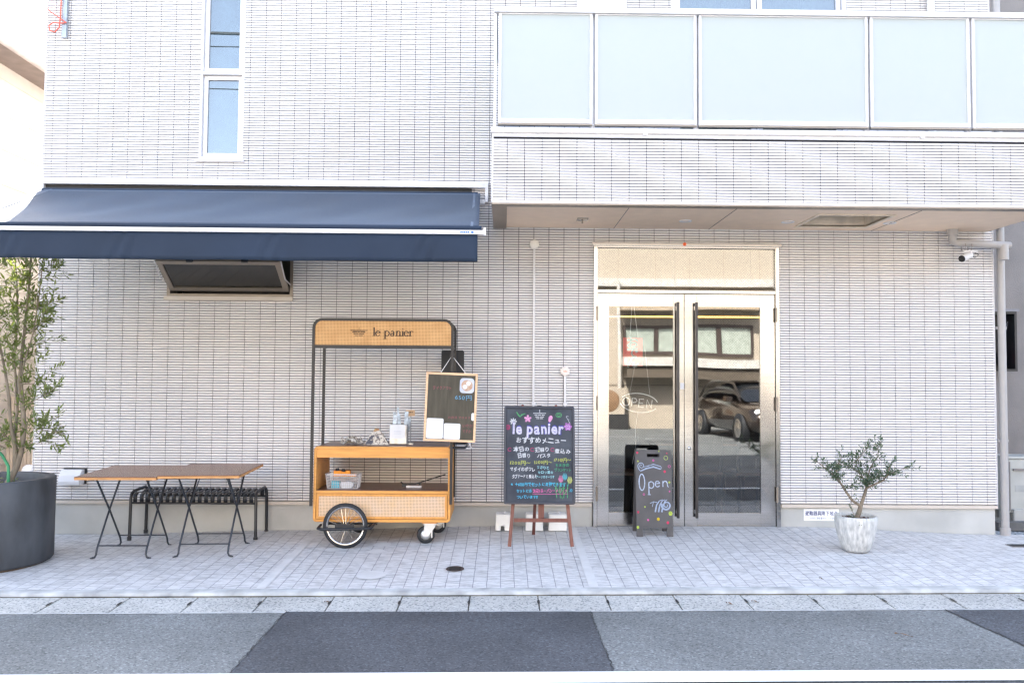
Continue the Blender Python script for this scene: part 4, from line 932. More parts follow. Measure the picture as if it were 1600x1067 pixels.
# basket on shelf
x0 = wx(508,758,yF+.10); x1 = wx(562,758,yF+.10); SZ = .4365
v = thing('plastic_basket', 'clear white plastic basket with small items on the cart shelf', 'basket', ((x0+x1)/2, yF+.17, SZ))
hw = (x1-x0)/2
M_plas = mat('milky_clear_plastic', (.50,.48,.48), .3, var=.02)
mb = MB(); H = .125
def wall(p0, p1, lean, n):
    p0, p1 = Vector(p0), Vector(p1); d = (p1-p0)/n
    for i in range(n+1):
        a = p0+d*i; mb.tube([a, a+Vector(lean)+Vector((0,0,H))], .0024, 4)
    for k in range(6):
        t = k/5; mb.tube([p0+Vector(lean)*t+Vector((0,0,H*t)), p1+Vector(lean)*t+Vector((0,0,H*t))], .0022 if k < 5 else .006, 4)
a, bq = hw-.02, .075
wall((-a,-bq,.003),(a,-bq,.003),(0,-.015,0),15); wall((-a,bq,.003),(a,bq,.003),(0,.015,0),15); wall((-a,-bq,.003),(-a,bq,.003),(-.015,0,0),9); wall((a,-bq,.003),(a,bq,.003),(.015,0,0),9)
mb.box(-a,a,-bq,bq,.0005,.004); mb.build('basket', M_plas, v)
bx = v.location
def item(mb, name, M, label, cat): o = mb.build(name, M); o.location = bx; return tag(o, label, cat)
item(bevel_box := MB().box(-.10,-.03,-.06,-.01,.006,.066), 'blue_box', mat('bright_blue_plastic', (.05,.48,.62), .4), 'light blue box inside the plastic basket', 'box')
item(MB().bbox(-.02,.09,-.065,0,.006,.060,r=.02), 'white_pouch', M_paper, 'white pouch inside the plastic basket beside the blue box', 'pouch')
pk = item(MB().box(-.09,.055,-.02,.03,.105,.155).box(.055,.11,-.02,.03,.105,.125), 'orange_packet', mat('orange_packaging', (.80,.28,.02), .4, var=.1, scale=25), 'orange packet lying on top of the plastic basket', 'packet')
for cx_, cy_, cz_ in ((-.055,-.03,.1555),(.0,-.035,.150)): MB().lathe([(0,.0),(.017,.0),(.019,.012),(.012,.022),(0,.024)], (cx_,cy_,cz_), 14).build('cap', M_blackmatt, pk)
# black grabber with clear pouch
p0, p1 = W(632,748,-.45), W(697,741,-.40)
v = thing('folded_stand', 'thin black folded tripod stick lying on the cart shelf', 'tripod', (p0[0],-.45,SZ))
MB().tube([(0,0,.022),(.10,0,.030),(.37,.05,p1[1]-SZ+.0)], .006, 6).build('rod', M_black, v)
mb = MB(); [mb.tube([(0,0,.018),(-.03+.012*k,.01*(k-2),.05-.018*k if k < 3 else .004)], .006, 5) for k in range(4)]; mb.box(-.02,.03,-.02,.02,.004,.03); mb.build('grip', M_black, v)
MB().box(.13,.15,-.008,.012,.020,.045).build('clamp', M_black, v)
tag(MB().bbox(.02,.16,-.035,.0,.001,.018,r=.008,axis='z').build('clear_pouch', mat('clear_film', (.55,.52,.50), .2), loc=(p0[0],-.46,SZ)), 'small clear plastic pouch beside the folded tripod on the shelf', 'pouch')
# black panel hooked to the rear hoop post, hanging menu board
x0, z1 = W(690,547,-.21); x1, z0 = W(724.5,630,-.21)
v = MB().bbox(x0, x1, -.226, -.214, z0, z1, r=.02, n=4).build('black_board', M_blackmatt); tag(v, 'blank black rounded board on the rear post of the cart, behind the hanging menu', 'board')
HBd = thing('hanging_menu_board', 'wood framed chalkboard with a dish photo hanging on the cart post by a cord', 'menu board', ((wx(662,580,yF-.08)+wx(743,690,yF-.08))/2, yF-.075, wz(700,690,yF-.08)), rot=(-.05,.03,.0))
bw2, bh = .228, .605
M_lw = mat('pale_pine_frame', (.70,.46,.28), .55, var=.08, scale=5, stretch=(1,4,10))
fr = MB(); t = .020; fr.box(-bw2, bw2, -.010, .010, 0, t).box(-bw2, bw2, -.010, .010, bh-t, bh).box(-bw2, -bw2+t, -.010, .010, t, bh-t).box(bw2-t, bw2, -.010, .010, t, bh-t)
bevel(fr.build('frame', M_lw, HBd), .002, 1)
M_brd = mat('shiny_film_over_blackboard', (.020,.020,.016), .34, var=.5, scale=5, stretch=(4,1,.6), bump=.8, bscale=6, col2=(.055,.052,.04), spec=.35)
MB().box(-bw2+t-.002, bw2-t+.002, -.004, .004, t-.002, bh-t+.002).build('board', M_brd, HBd)
yy = -.0048
for (a0, a1, b0, b1) in ((-bw2+t+.002,-.058,.024,.20),(-.052,.092,.022,.160)): MB().bbox(a0, a1, yy, yy+.0005, b0, b1, r=.012, n=3).build('menu_paper', M_paper, HBd)
mb = MB()
for (a0, a1, b0, b1) in ((-.190,-.07,.045,.18),(-.04,.08,.04,.14)):
    for i in range(7):
        z = b0+(b1-b0)*i/6; mb.box(a0, a1-random.uniform(0,.03), yy-.0006, yy-.0003, z, z+.003)
mb.build('menu_print', mat('pale_grey_print', (.50,.51,.56), .8), HBd)
ph = MB().bbox(.072, .200, yy, yy+.0005, .43, .562, r=.03, n=5).build('dish_photo', mat('photo_plate', (.46,.50,.60), .3), HBd)
mb = MB(); mb.lathe([(0,-.0012),(.047,-.001),(.05,0)], (.136,yy,.497), 24, 'y'); mb.build('plate_print', mat('photo_food', (.38,.17,.08), .4, var=.2, scale=35, col2=(.50,.40,.32)), ph)
for dx, dz in ((-.018,-.012),(.012,.02)): MB().lathe([(0,-.0018),(.02,-.0014)], (.136+dx,yy,.497+dz), 16, 'y').build('rice_print', M_paper, ph)
MB().bbox(.185, .214, yy-.001, yy, .19, .258, r=.013, n=4).build('sticker', M_paper, HBd)
mb = MB(); text(mb, '650円', .035, .372, .05, yy-.0004, width=.15, jit=.6); mb.build('price_lettering', mat('sky_blue_chalk', (.10,.30,.48), .8), HBd)
mb = MB(); text(mb, 'テイクアウト', -.165, .455, .036, yy-.0004, width=.17, jit=1); text(mb, 'お弁当 できます', -.02, .205, .024, yy-.0004, width=.2, jit=1); text(mb, 'いかが', .11, .135, .03, yy-.0004, width=.09, jit=1); text(mb, 'ですか', .11, .085, .03, yy-.0004, width=.08, jit=1)
mb.build('chalk_lettering', mat('dull_pink_chalk', (.26,.065,.095), .8), HBd)
apx, apz = W(702, 555, yF-.03)
A = HBd.location; MB().tube([(-.10,0,bh),(apx-A.x,.045,apz-A.z),(.12,0,bh)], .004, 6).build('cord', mat('white_cord', (.75,.73,.72), .8), HBd)
mb = MB(); mb.box(apx-A.x-.02, apx-A.x+.02, .03, .07, apz-A.z-.008, apz-A.z+.02); mb.build('clip', M_fr, HBd)
MB().tube([(.17,0,-.0),(.20,.01,-.05),(.15,.02,-.055)], .007, 6).build('plastic_clip', M_plas, HBd)
# ------------------------------------------------------------ easel chalkboard
M_red_wood = mat('reddish_brown_wood', (.17,.062,.045), .5, var=.12, scale=6, stretch=(8,8,1))
M_chalk = mat('smeared_blackboard', (.014,.018,.030), .7, var=.3, scale=5, col2=(.060,.070,.088))
ca = lambda n_, c: mat(n_, tuple(q*.72 for q in c), .9, var=.12, scale=60)
K_white, K_yel, K_grn, K_pink, K_blue, K_lil, K_pur = ca('white_chalk', (.70,.72,.76)), ca('yellow_chalk', (.45,.50,.12)), ca('green_chalk', (.06,.33,.17)), ca('pink_chalk', (.72,.16,.40)), ca('blue_chalk', (.08,.48,.72)), ca('lilac_chalk', (.62,.42,.70)), ca('violet_outline_chalk', (.07,.07,.35))
ey = -.765
ex0, ez1 = W(788,634,ey-.0); ex1, ez0 = W(899,788,ey); ew, eh = (ex1-ex0), ez1-ez0
EA = thing('easel_chalkboard', 'tall black menu chalkboard with coloured chalk lettering on a reddish brown easel', 'chalkboard', ((ex0+ex1)/2, ey, 0))
gx = EA.location.x
bt_ = Matrix.Translation((0,0,ez0)) @ Matrix.Rotation(-.17, 4, 'X')      # board leans back
bd = bpy.data.objects.new('board', None)
hw = ew/2
mb = ring(-hw, hw, 0, eh+.004, .020, .02, -.018, .012, 4)
fr = mb.build('board_frame', mat('black_navy_frame', (.02,.026,.042), .4), EA); fr.matrix_local = bt_; bevel(fr, .004, 2)
MB().box(-hw+.015, hw-.015, -.006, .004, .015, eh-.012).build('board_face', M_chalk, fr)
for dx, c in ((-.2*1,0),(.2,0)): MB().lathe([(0,-.010),(.012,-.008),(.014,0),(.012,.008),(0,.010)], (dx*.75,0,eh+.008), 14, 'y').build('top_stud', M_red_wood, fr)
MB().box(-.02,.02,-.012,.012,eh+.003,eh+.013).build('top_catch', M_blackmatt, fr)
# writing, in board coordinates; U,V from the photo: 0..1 across, 0..1 down
def U(u): return -hw+u*ew
def V(v): return eh*(1-v)
yl = -.0068
def L(M, items, name='lettering', jit=1.15):
    mb = MB()
    for s_, u, v, h, wd, *o in items: text(mb, s_, U(u), V(v), h, yl-(o[0] if o else 0), width=wd*ew if wd else None, jit=jit, off=.022)
    return mb.build(name, M, fr)
# title with an outline
mb = MB(); text(mb, 'le panier', U(.118), V(.278), .142, yl, width=.75*ew, jit=.35, off=.06); mb.build('title_outline', K_pur, fr)
mb = MB(); random.seed(3); text(mb, 'le panier', U(.123), V(.280), .134, yl-.0006, width=.74*ew, jit=.35, off=.030); mb.build('title_lettering', ca('pale_lilac_chalk', (.66,.64,.80)), fr)
L(K_white, [('おすすめメニュー', .165, .375, .058, .72), ('本日の', .135, .462, .046, .225), ('日替り', .19, .525, .044, .19), ('週替り', .44, .462, .042, .20), ('パスタ', .47, .525, .042, .19), ('煮込み', .71, .480, .048, .235),
            ('マダイのポワレ', .085, .665, .040, .36), ('タプナードと煮込え', .115, .735, .038, .35)])
L(K_yel, [('1200円〜', .09, .598, .040, .29), ('1200円〜', .43, .590, .036, .25), ('1750円〜', .705, .565, .036, .24)])
L(K_grn, [('ちまきの', .72, .615, .030, .2), ('ブランケット', .71, .665, .030, .24)])
L(ca('pale_cyan_chalk', (.35,.68,.74)), [('あさりと', .46, .640, .028, .18), ('セロリ葉の', .475, .690, .030, .22), ('アーリオオーリオ', .45, .735, .028, .26)])
L(K_blue, [('※ ＋600円でセットに変更できます。', .09, .815, .036, .83), ('セットには', .175, .880, .034, .22), ('が', .92, .872, .03, .06), ('ついています!!', .18, .940, .032, .30)])
L(K_pink, [('惣菜3品・パン・ドリンク', .405, .880, .036, .49)])
mb = MB(); ribbon(mb, [(U(.40), V(.895)), (U(.62), V(.897)), (U(.90), V(.893))], .004, yl); mb.build('underline', K_pink, fr)
def flower(mb, cx, cz, r, n=5, r2=.45, ph=0):
    pts = []
    for i in range(n*8):
        a = 2*PI*i/(n*8)+ph; q = r*(r2+(1-r2)*abs(math.cos(n*(a-ph)/2))); pts.append((cx+q*math.cos(a), yl, cz+q*math.sin(a)))
    mb.add([(cx, yl, cz)]+pts, [(0, 1+i, 1+(i+1) % len(pts)) for i in range(len(pts))])
mb = MB(); flower(mb, U(.335), V(.125), .034, 5, .4, .3); 
for dx, r in ((.655, .020),): mb.add([(U(dx)+r*1.0*math.cos(a*PI/7)*(1 if a < 7 else .8)+.006*math.sin(a*PI/7), yl, V(.125)+r*1.5*math.sin(a*PI/7)) for a in range(14)], [tuple(range(14))])
mb.build('cherry_flower', ca('soft_pink_chalk', (.78,.36,.62)), fr)
mb = MB(); flower(mb, U(.13), V(.155), .032, 8, .35); mb.build('daisy', K_white, fr)
mb = MB(); ribbon(mb, arc(U(.055), V(.215), .016, .020, 0, 350), .007, yl, True); ribbon(mb, arc(U(.055), V(.215), .007, .009, 0, 350), .005, yl, True)
for u, v in ((.08,.445),(.40,.445),(.685,.445)): ribbon(mb, arc(U(u), V(v), .015, .015, 20, 330), .005, yl)
mb.build('pink_ring', ca('crimson_chalk', (.48,.05,.17)), fr)
mb = MB(); flower(mb, U(.905), V(.205), .038, 6, .6); mb.build('purple_bloom', ca('mauve_chalk', (.42,.16,.50)), fr)
mb = MB(); ribbon(mb, spiral(U(.905), V(.205), .004, .026, 0, 700, 40), .004, yl-.0004); mb.build('bloom_swirl', K_lil, fr)
mb = MB(); ribbon(mb, [(U(.175),V(.055)),(U(.20),V(.085)),(U(.225),V(.105)),(U(.25),V(.085)),(U(.30),V(.07))], [.006,.012,.008,.012,.004], yl)
for q in (arc(U(.775),V(.085),.026,.020,0,350), arc(U(.775),V(.085),.014,.010,0,350)): ribbon(mb, q, .0045, yl, True)
for u in (.735, .79, .845, .9): ribbon(mb, [(U(.80+(u-.8)*.9), V(.935)), (U(u-.01), V(.84)), (U(u+.005), V(.78))], .006, yl)
for u, s in ((.735,-1),(.79,1),(.86,-1),(.9,1),(.82,-1)): ribbon(mb, [(U(.82), V(.945)), (U(.82)+s*.022, V(.89)), (U(u), V(.83))], .005, yl)
mb.build('green_leaf', ca('leaf_chalk', (.10,.40,.16)), fr)
for u, v, c in ((.80,.725,ca('tulip_pink_chalk', (.55,.20,.35))),(.855,.70,ca('tulip_blue_chalk', (.10,.38,.45))),(.925,.735,ca('tulip_yellow_chalk', (.45,.50,.18)))):
    mb = MB()
    for k in (-1,0,1): ribbon(mb, [(U(u)+k*.004, V(v+.055)), (U(u)+k*.016, V(v+.02)), (U(u)+k*.009, V(v-.018))], [.004,.015,.003], yl)
    ribbon(mb, arc(U(u), V(v+.02), .020, .026, 180, 360), .004, yl); mb.build('tulip', c, fr)
mb = MB(); ribbon(mb, [(U(.88),V(.10)),(U(.91),V(.14)),(U(.925),V(.16))], .003, yl); [ribbon(mb, [(U(.885+.02*i),V(.095+.03*i)),(U(.915+.008*i),V(.10+.035*i))], .003, yl) for i in range(3)]
cx_, cz_ = U(.505), V(.075)
ribbon(mb, [(cx_, V(.03)), (cx_, V(.058))], .006, yl)
for i, (h_, sg_) in enumerate(((.060,1),(.050,3),(.042,2),(.034,2))):
    z = V(.068+.018*i); cu = -h_
    for s_ in range(sg_):
        ln = 2*h_/sg_; ribbon(mb, [(cx_+cu+.003, z), (cx_+cu+ln-.004, z)], .0055, yl); cu += ln
mb.build('basket_emblem', K_white, fr)
# easel legs
def post(mb, p0, p1, w_=.028, d_=.018):
    p0, p1 = Vector(p0), Vector(p1); t = (p1-p0).normalized(); sx = Vector((1,0,0)); sx = (sx-t*sx.dot(t)).normalized(); sy = t.cross(sx)
    vs = [p+sx*a*w_/2+sy*b*d_/2 for p in (p0, p1) for a, b in ((-1,-1),(1,-1),(1,1),(-1,1))]
    mb.add(vs, [(0,3,2,1),(4,5,6,7),(0,1,5,4),(1,2,6,5),(2,3,7,6),(3,0,4,7)]); return mb
top = bt_ @ Vector((0,.024,eh)); 
for px, sx in ((796,-1),(894,1)):
    fx = wx(px,853,-.76)-gx; fz = zpave(fx+gx, -.76)
    tx = sx*.165
    post(MB(), (fx, .008, fz), (tx, top.y+.012, top.z-.04), .030, .02).build('easel_leg', M_red_wood, EA)
zc = wz(845,812,-.7)
mbx = MB().box(wx(803,812,-.72)-gx, wx(888,812,-.72)-gx, -.0+.040, .056, zc-.016, zc+.016); mbx.build('crossbar', M_red_wood, EA)
MB().box(wx(841,800,-.7)-gx, wx(850,800,-.7)-gx, -.0+.0565, .070, zc-.010, ez0+.02).build('front_prop', M_red_wood, EA)
rx = wx(834,800,-.35)-gx
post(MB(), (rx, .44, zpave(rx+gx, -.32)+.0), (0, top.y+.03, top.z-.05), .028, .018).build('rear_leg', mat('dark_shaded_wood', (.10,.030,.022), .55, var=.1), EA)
# ------------------------------------------------------------ white weight blocks
for i, (a, b_, lab) in enumerate((((774,829),(798,803),'white weight block with a slot, just left of the easel legs'),((821,829),(849,801),'white weight block between the easel legs, behind the rear leg'),((857,828),(886,802),'white weight block behind the right easel leg'))):
    x0, z0 = W(a[0],a[1],-.22); x1, z1 = W(b_[0],b_[1],-.22); q = (x0+x1)/2; hwx = (x1-x0)/2; H = .155
    v = thing('weight_block', lab, 'weight', (q,-.15,zpave(q,-.15)+.002), group='white weight blocks by the easel')
    mb = MB()
    pl = [(-hwx*1.02,0),(-hwx*.3,0),(-hwx*.3,.045),(hwx*.2,.045),(hwx*.2,0),(hwx*1.02,0),(hwx*.94,H),(-hwx*.94,H)] if i == 0 else [(-hwx,0),(hwx,0),(hwx*.94,H),(-hwx*.94,H)]
    mb.prism(pl, -.075, .075); bevel(mb.build('block', M_plas if False else mat('white_resin', (.78,.78,.76), .5, var=.03), v), .010, 3)
    MB().lathe([(0,0),(.018,0),(.020,.008),(.012,.014),(0,.014)], (hwx*.2,0,H), 14).build('filler_cap', M_white, v)
# ------------------------------------------------------------ A-frame Open sign
M_slate = mat('grey_slate_board', (.072,.070,.073), .6, var=.12, scale=5)
ax0, ax1 = 1.237, 1.572; aw = ax1-ax0; ah = .785
AF = thing('open_a_board', 'dark grey folding A-board with chalk word Open and coloured dots at the door', 'sign', ((ax0+ax1)/2,-.30,-.004))
hw = aw/2
def leafboard(sg, M, name):
    o = rrect(-hw, hw, 0, ah, .022, 4); h = rrect(-.055, .055, ah-.062, ah-.034, .013, 4)
    mb = MB(); t = .009
    # board split round the hand hole and the feet cut-out
    for q in ((-hw, -hw+.058, 0, .075), (hw-.058, hw, 0, .075), (-hw, hw, .0755, ah-.075), (-hw, -.058, ah-.075, ah-.0225), (.058, hw, ah-.075, ah-.0225), (-.058, .058, ah-.075, ah-.0655)):
        mb.box(q[0], q[1], -t, t, q[2], q[3])
    mb.prism([(x, z) for x, z in o if z > ah-.0235]+[], -t, t)
    mb.box(-.058, .058, -t, t, ah-.034, ah-.0226)
    b = mb.build(name, M, AF); b.matrix_local = Matrix.Translation((0, sg*.115, 0)) @ Matrix.Rotation(sg*.135, 4, 'X'); return b
fb = leafboard(-1, M_slate, 'front_board'); leafboard(1, M_slate, 'rear_board')
MB().box(-hw+.01, -hw+.03, -.02, .02, ah-.05, ah-.02).box(hw-.03, hw-.01, -.02, .02, ah-.05, ah-.02).build('hinge', M_steel, AF)
yl = -.0098
def A_(u, v): return (-hw+u*aw, ah*(1-v))
K_pb = ca('pale_blue_paint', (.38,.46,.62))
mb = MB()
ribbon(mb, spiral(*A_(.16,.185), .006, .034, 0, 600, 34), [.004+.0001*i for i in range(35)], yl)
ribbon(mb, [A_(.08,.22), A_(.14,.245), A_(.3,.215), A_(.5,.195), A_(.68,.22), A_(.72,.215)], [.006,.010,.013,.015,.012,.004], yl)
ribbon(mb, [A_(.2,.20), A_(.35,.185), A_(.5,.165), A_(.7,.19), A_(.73,.21)], [.006,.007,.008,.007,.003], yl)
ribbon(mb, spiral(*A_(.83,.64), .008, .045, 60, -560, 40), [.006+.0003*i for i in range(41)], yl)
for k in range(3): ribbon(mb, [A_(.52+.09*k,.72-.0*k), A_(.56+.09*k,.64), A_(.64+.08*k,.59), A_(.74+.06*k,.575)], [.014,.012,.008,.004], yl)
ribbon(mb, [A_(.38,.62), A_(.48,.60), A_(.58,.61)], .006, yl); ribbon(mb, [A_(.48,.60), A_(.44,.66)], .005, yl)
mb.build('swirls', K_pb, fb)
mb = MB()
ribbon(mb, arc(*A_(.17,.375), .026, .074, 0, 360, 26), .010, yl, False)
x_, z_ = A_(.36,.40); ribbon(mb, [(x_,z_+.02),(x_,z_-.09)], .009, yl); ribbon(mb, arc(x_+.022,z_-.005,.024,.030,-150,150), .009, yl); ribbon(mb, [(x_-.012,z_-.093),(x_+.016,z_-.093)], .007, yl)
x_, z_ = A_(.60,.395); ribbon(mb, arc(x_,z_,.021,.026,10,330), .009, yl); ribbon(mb, [(x_-.020,z_+.003),(x_+.021,z_+.006)], .007, yl)
x_, z_ = A_(.75,.395); ribbon(mb, [(x_,z_+.026),(x_,z_-.026)], .009, yl); ribbon(mb, arc(x_+.021,z_+.002,.020,.024,170,0), .009, yl); ribbon(mb, [(x_+.041,z_+.004),(x_+.043,z_-.022),(x_+.053,z_-.026)], .008, yl)
mb.build('open_lettering', ca('blue_white_chalk', (.50,.58,.74)), fb)
def dots(name, M, lst, ring_=False):
    mb = MB()
    for u, v, r in lst:
        x, z = A_(u, v)
        if ring_: ribbon(mb, arc(x, z, r, r, 0, 360, 18), .005, yl-.0003)
        else: mb.add([(x+r*.9*math.cos(i*PI/8), yl-.0003, z+r*math.sin(i*PI/8)) for i in range(16)], [tuple(range(16))])
    mb.build(name, M, fb)
dots('red_dots', ca('red_paint', (.70,.05,.13)), [(.06,.03,.011),(.88,.035,.007),(.81,.25,.012),(.05,.72,.011),(.86,.84,.013)])
dots('pink_dots', ca('magenta_paint', (.70,.12,.40)), [(.50,.12,.011),(.32,.81,.010),(.0+.93,.48,.008)])
dots('lime_dots', ca('lime_paint', (.48,.62,.10)), [(.07,.13,.008),(.93,.375,.010),(.24,.66,.008),(.94,.735,.020),(.035,.895,.014),(.66,.0+.012,.007)])
dots('yellow_dots', ca('yellow_paint', (.72,.52,.02)), [(.60,.80,.015)])
dots('lime_rings', ca('lime_ring_paint', (.45,.58,.15)), [(.85,.09,.018)], True); dots('pink_rings', ca('pink_ring_paint', (.60,.12,.34)), [(.94,.19,.011),(.22,.515,.008)], True)
# ------------------------------------------------------------ inside the cafe
M_frm = mat('dark_chair_frame', (.02,.02,.022), .5)
def chair(x, y, rz, lab):
    c = thing('cafe_chair', lab, 'chair', (x,y,0), rz, group='dark chairs inside the cafe')
    for sx in (-.19,.19): MB().tube([(sx,-.2,0),(sx,-.19,.45)], .014, 6).build('leg', M_frm, c); MB().tube([(sx,.22,0),(sx,.19,.45),(sx,.23,.84)], .014, 6).build('rear_leg', M_frm, c)
    bevel(MB().box(-.21,.21,-.21,.21,.44,.47).build('seat', mat('brown_seat', (.10,.05,.03), .5), c), .008); MB().box(-.19,.19,.205,.225,.62,.84).build('backrest', M_frm, c)
chair(1.20, .75, PI, 'black cafe chair behind the left door pane'); chair(2.12, .85, PI-.1, 'black cafe chair behind the middle of the right door pane'); chair(2.62, .8, PI+.1, 'black cafe chair at the right edge of the right door pane')
t = thing('cafe_table', 'dark table behind the right glass door pane', 'table', (2.3,1.5,0)); MB().box(-.6,.6,-.35,.35,.70,.73).build('tabletop', mat('walnut_top', (.12,.06,.035), .4), t)
for sx in (-.55,.55):
    for sy in (-.3,.3): MB().box(sx-.02,sx+.02,sy-.02,sy+.02,0,.70).build('leg', M_frm, t)
M_led = bpy.data.materials.new('warm_led'); M_led.use_nodes = True; n, l, b = nodes(M_led); b.inputs['Emission Color'].default_value = (1,.55,.12,1); b.inputs['Emission Strength'].default_value = 1.0; b.inputs['Base Color'].default_value = (.5,.3,.1,1)
z = wz(1100,496,.6)
v = thing('led_strip', 'glowing orange light strip hanging across the ceiling behind the glass doors', 'light strip', (1.8,.6,z)); MB().tube([(-1.0,0,0),(1.3,0,.01)], .008, 6).build('lamp', M_led, v)
for x in (-.8,0,.8): MB().tube([(x,0,.01),(x,0,2.86-z)], .003, 4).build('hanger', M_frm, v)
z0 = wz(985,572,.12); z1 = wz(985,528,.12); x0, x1 = wx(971.5,550,.12), wx(1002,550,.12)
v = thing('red_banner', 'small red cloth banner with grey Japanese brush lettering behind the left door pane', 'banner', (0,.032,0))
mb = MB(); n_ = 8
mb.add([(x0+(x1-x0)*i/n_, .004*math.sin(i*1.7), z) for i in range(n_+1) for z in (z0, z1)], [(2*i,2*i+2,2*i+3,2*i+1) for i in range(n_)], True); mb.build('cloth', mat('red_cloth', (.95,.09,.075), .7), v)
mb = MB(); cx = (x0+x1)/2; hh = z1-z0
for i, ch in enumerate('おでん'): text(mb, ch, cx-.062, z1-.095-i*.095, .12, -.008, off=.028)
mb.build('lettering_halo', M_paper, v)
mb = MB()
for i, ch in enumerate('おでん'): text(mb, ch, cx-.062, z1-.095-i*.095, .12, -.012, off=.0)
mb.build('lettering', mat('grey_brush_print', (.16,.16,.17), .7), v)
MB().tube([(cx-.03,0,z1),(cx-.01,0,2.14)], .003, 4).tube([(cx+.05,0,z1),(cx+.01,0,2.14)], .003, 4).build('string', M_white, v)
# neon OPEN
x, z = W(997, 629, .10)
v = thing('neon_open_sign', 'white tube OPEN sign in an oval ring behind the left door pane', 'sign', (x,.045,z), rot=(0,.10,0))
M_neon = mat('white_neon_tube', (.85,.87,.88), .3)
b = M_neon.node_tree.nodes['Principled BSDF']; b.inputs['Emission Color'].default_value = (.85,.93,1,1); b.inputs['Emission Strength'].default_value = .03
mb = MB(); T = lambda pts, cl=False: mb.tube([(a, 0, c) for a, c in pts], .0042, 5, cl)
T(arc(0, 0, .185, .092, 155, 15, 22)); T(arc(0, 0, .185, .092, -25, -165, 22))
T(arc(-.125, 0, .034, .040, 0, 355, 16), True); T([(-.070,-.04),(-.070,.04),(-.035,.038),(-.022,.018),(-.038,0),(-.068,-.002)])
T([(.045,.04),(.0,.04),(.0,-.04),(.048,-.04)]); T([(.0,0),(.04,0)]); T([(.075,-.04),(.075,.04),(.125,-.04),(.125,.04)])
mb.build('neon_tube', M_neon, v)
MB().tube([(0,0,-.09),(-.01,.0,-.25),(.01,0,-.42),(-.004,0,-.6)], .003, 4).build('power_cord', M_white, v)
MB().tube([(-.1,.0,.08),(-.06,.0,.55)], .0015, 4).tube([(.1,.0,.08),(.0,.0,.55)], .0015, 4).build('hanging_wire', M_white, v)
# dark stand-up board behind the A-board, inside
# ------------------------------------------------------------ potted olives
M_bark = mat('pale_olive_bark', (.20,.165,.125), .85, var=.2, scale=20, stretch=(1,1,.3), bump=.4, bscale=60)
def leafmat(name, c1, c2, trans):
    M = mat(name, c1, .38, scale=33, col2=c2, spec=.5); n, l, b = nodes(M)
    tr = n.new('ShaderNodeBsdfTranslucent'); tr.inputs[0].default_value = (*trans, 1); mx = n.new('ShaderNodeMixShader'); mx.inputs[0].default_value = .36
    l.new(b.outputs[0], mx.inputs[1]); l.new(tr.outputs[0], mx.inputs[2]); l.new(mx.outputs[0], n['Material Output'].inputs[0]); return M
M_leaf = leafmat('olive_leaves', (.035,.060,.028), (.18,.21,.11), (.36,.44,.06))
M_leaf2 = leafmat('grey_green_olive_leaves', (.030,.060,.044), (.15,.20,.15), (.14,.24,.07))
def add_leaf(mb, p, d, L, wd):
    d = d.normalized(); s = d.cross(Vector((random.gauss(0,.5),random.gauss(0,.5),1))).normalized(); nrm = d.cross(s)
    bend = nrm*L*random.uniform(-.12,.12)
    vs = [p, p+d*L*.35+s*wd/2+bend*.5, p+d*L*.35-s*wd/2+bend*.5, p+d*L*.72+s*wd*.36+bend, p+d*L*.72-s*wd*.36+bend, p+d*L+bend*1.3]
    mb.add(vs, [(0,2,1),(1,2,4,3),(3,4,5)])
def twig(wood, leaves, p, d, L, r, lf, lw, n):
    pts = [p]; q = Vector(p); d = d.normalized(); k = 5
    for i in range(k):
        d = (d+Vector((random.gauss(0,.13),random.gauss(0,.13),random.gauss(0,.10)))).normalized(); q = q+d*L/k; pts.append(q.copy())
    wood.tube(pts, [r*(1-.75*i/k) for i in range(k+1)], 4)
    for i in range(n):
        t = (i+1)/n*k; j = min(int(t), k-1); base = pts[j].lerp(pts[j+1], min(1, t-j)); ax = (pts[j+1]-pts[j]).normalized()
        side = ax.cross(Vector((random.gauss(0,1),random.gauss(0,1),random.gauss(0,1)))).normalized()
        for sg in (-1, 1):
            if random.random() < .12: continue
            add_leaf(leaves, base, ax*random.uniform(.5,1.1)+side*sg*random.uniform(.6,1.1), lf*random.uniform(.65,1.15), lw*random.uniform(.8,1.2))
    add_leaf(leaves, pts[-1], d, lf*.8, lw)
    return pts
def P3(px, py, y): a = W(px, py, y); return Vector((a[0], y, a[1]))
# small bonsai-like olive
px_, py_, pz_ = G(1340, 862, zpave); PX, PY = px_, py_-.02+.05; PZ = zpave(PX, PY)
OL = thing('potted_olive_bush', 'small olive bush with spreading branches in a speckled white egg shaped pot', 'potted plant', (PX, PY, PZ))
M_pot = mat('speckled_white_glaze', (.66,.66,.64), .5, var=.0, scale=45, col2=(.36,.37,.37), stretch=(1,1,.3), bump=.35, bscale=40)
HP = .305
MB().lathe([(0,0),(.085,0),(.110,.015),(.140,.085),(.163,.18),(.174,.262),(.174,.295),(.168,HP),(.158,HP),(.153,.285),(.153,.24)], (0,0,0), 48).build('pot', M_pot, OL)
M_bark_chip = mat('bark_chip_soil', (.06,.025,.015), .9, var=.5, scale=60, col2=(.16,.07,.04), bump=1, bscale=80)
mb = MB(); mb.lathe([(0,.268),(.06,.272),(.154,.262)], (0,0,0), 32)
for i in range(160):
    a, r = random.uniform(0,2*PI), .145*math.sqrt(random.random()); c = Vector((r*math.cos(a), r*math.sin(a), .274)); u_ = Vector((random.gauss(0,1),random.gauss(0,1),random.gauss(0,.4))).normalized()*.012; v_ = u_.cross(Vector((0,.3,1))).normalized()*.007
    mb.add([c-u_-v_, c+u_-v_, c+u_+v_, c-u_+v_], [(0,1,2,3)])
mb.build('bark_chips', M_bark_chip, OL)
O = Vector((PX,PY,PZ))
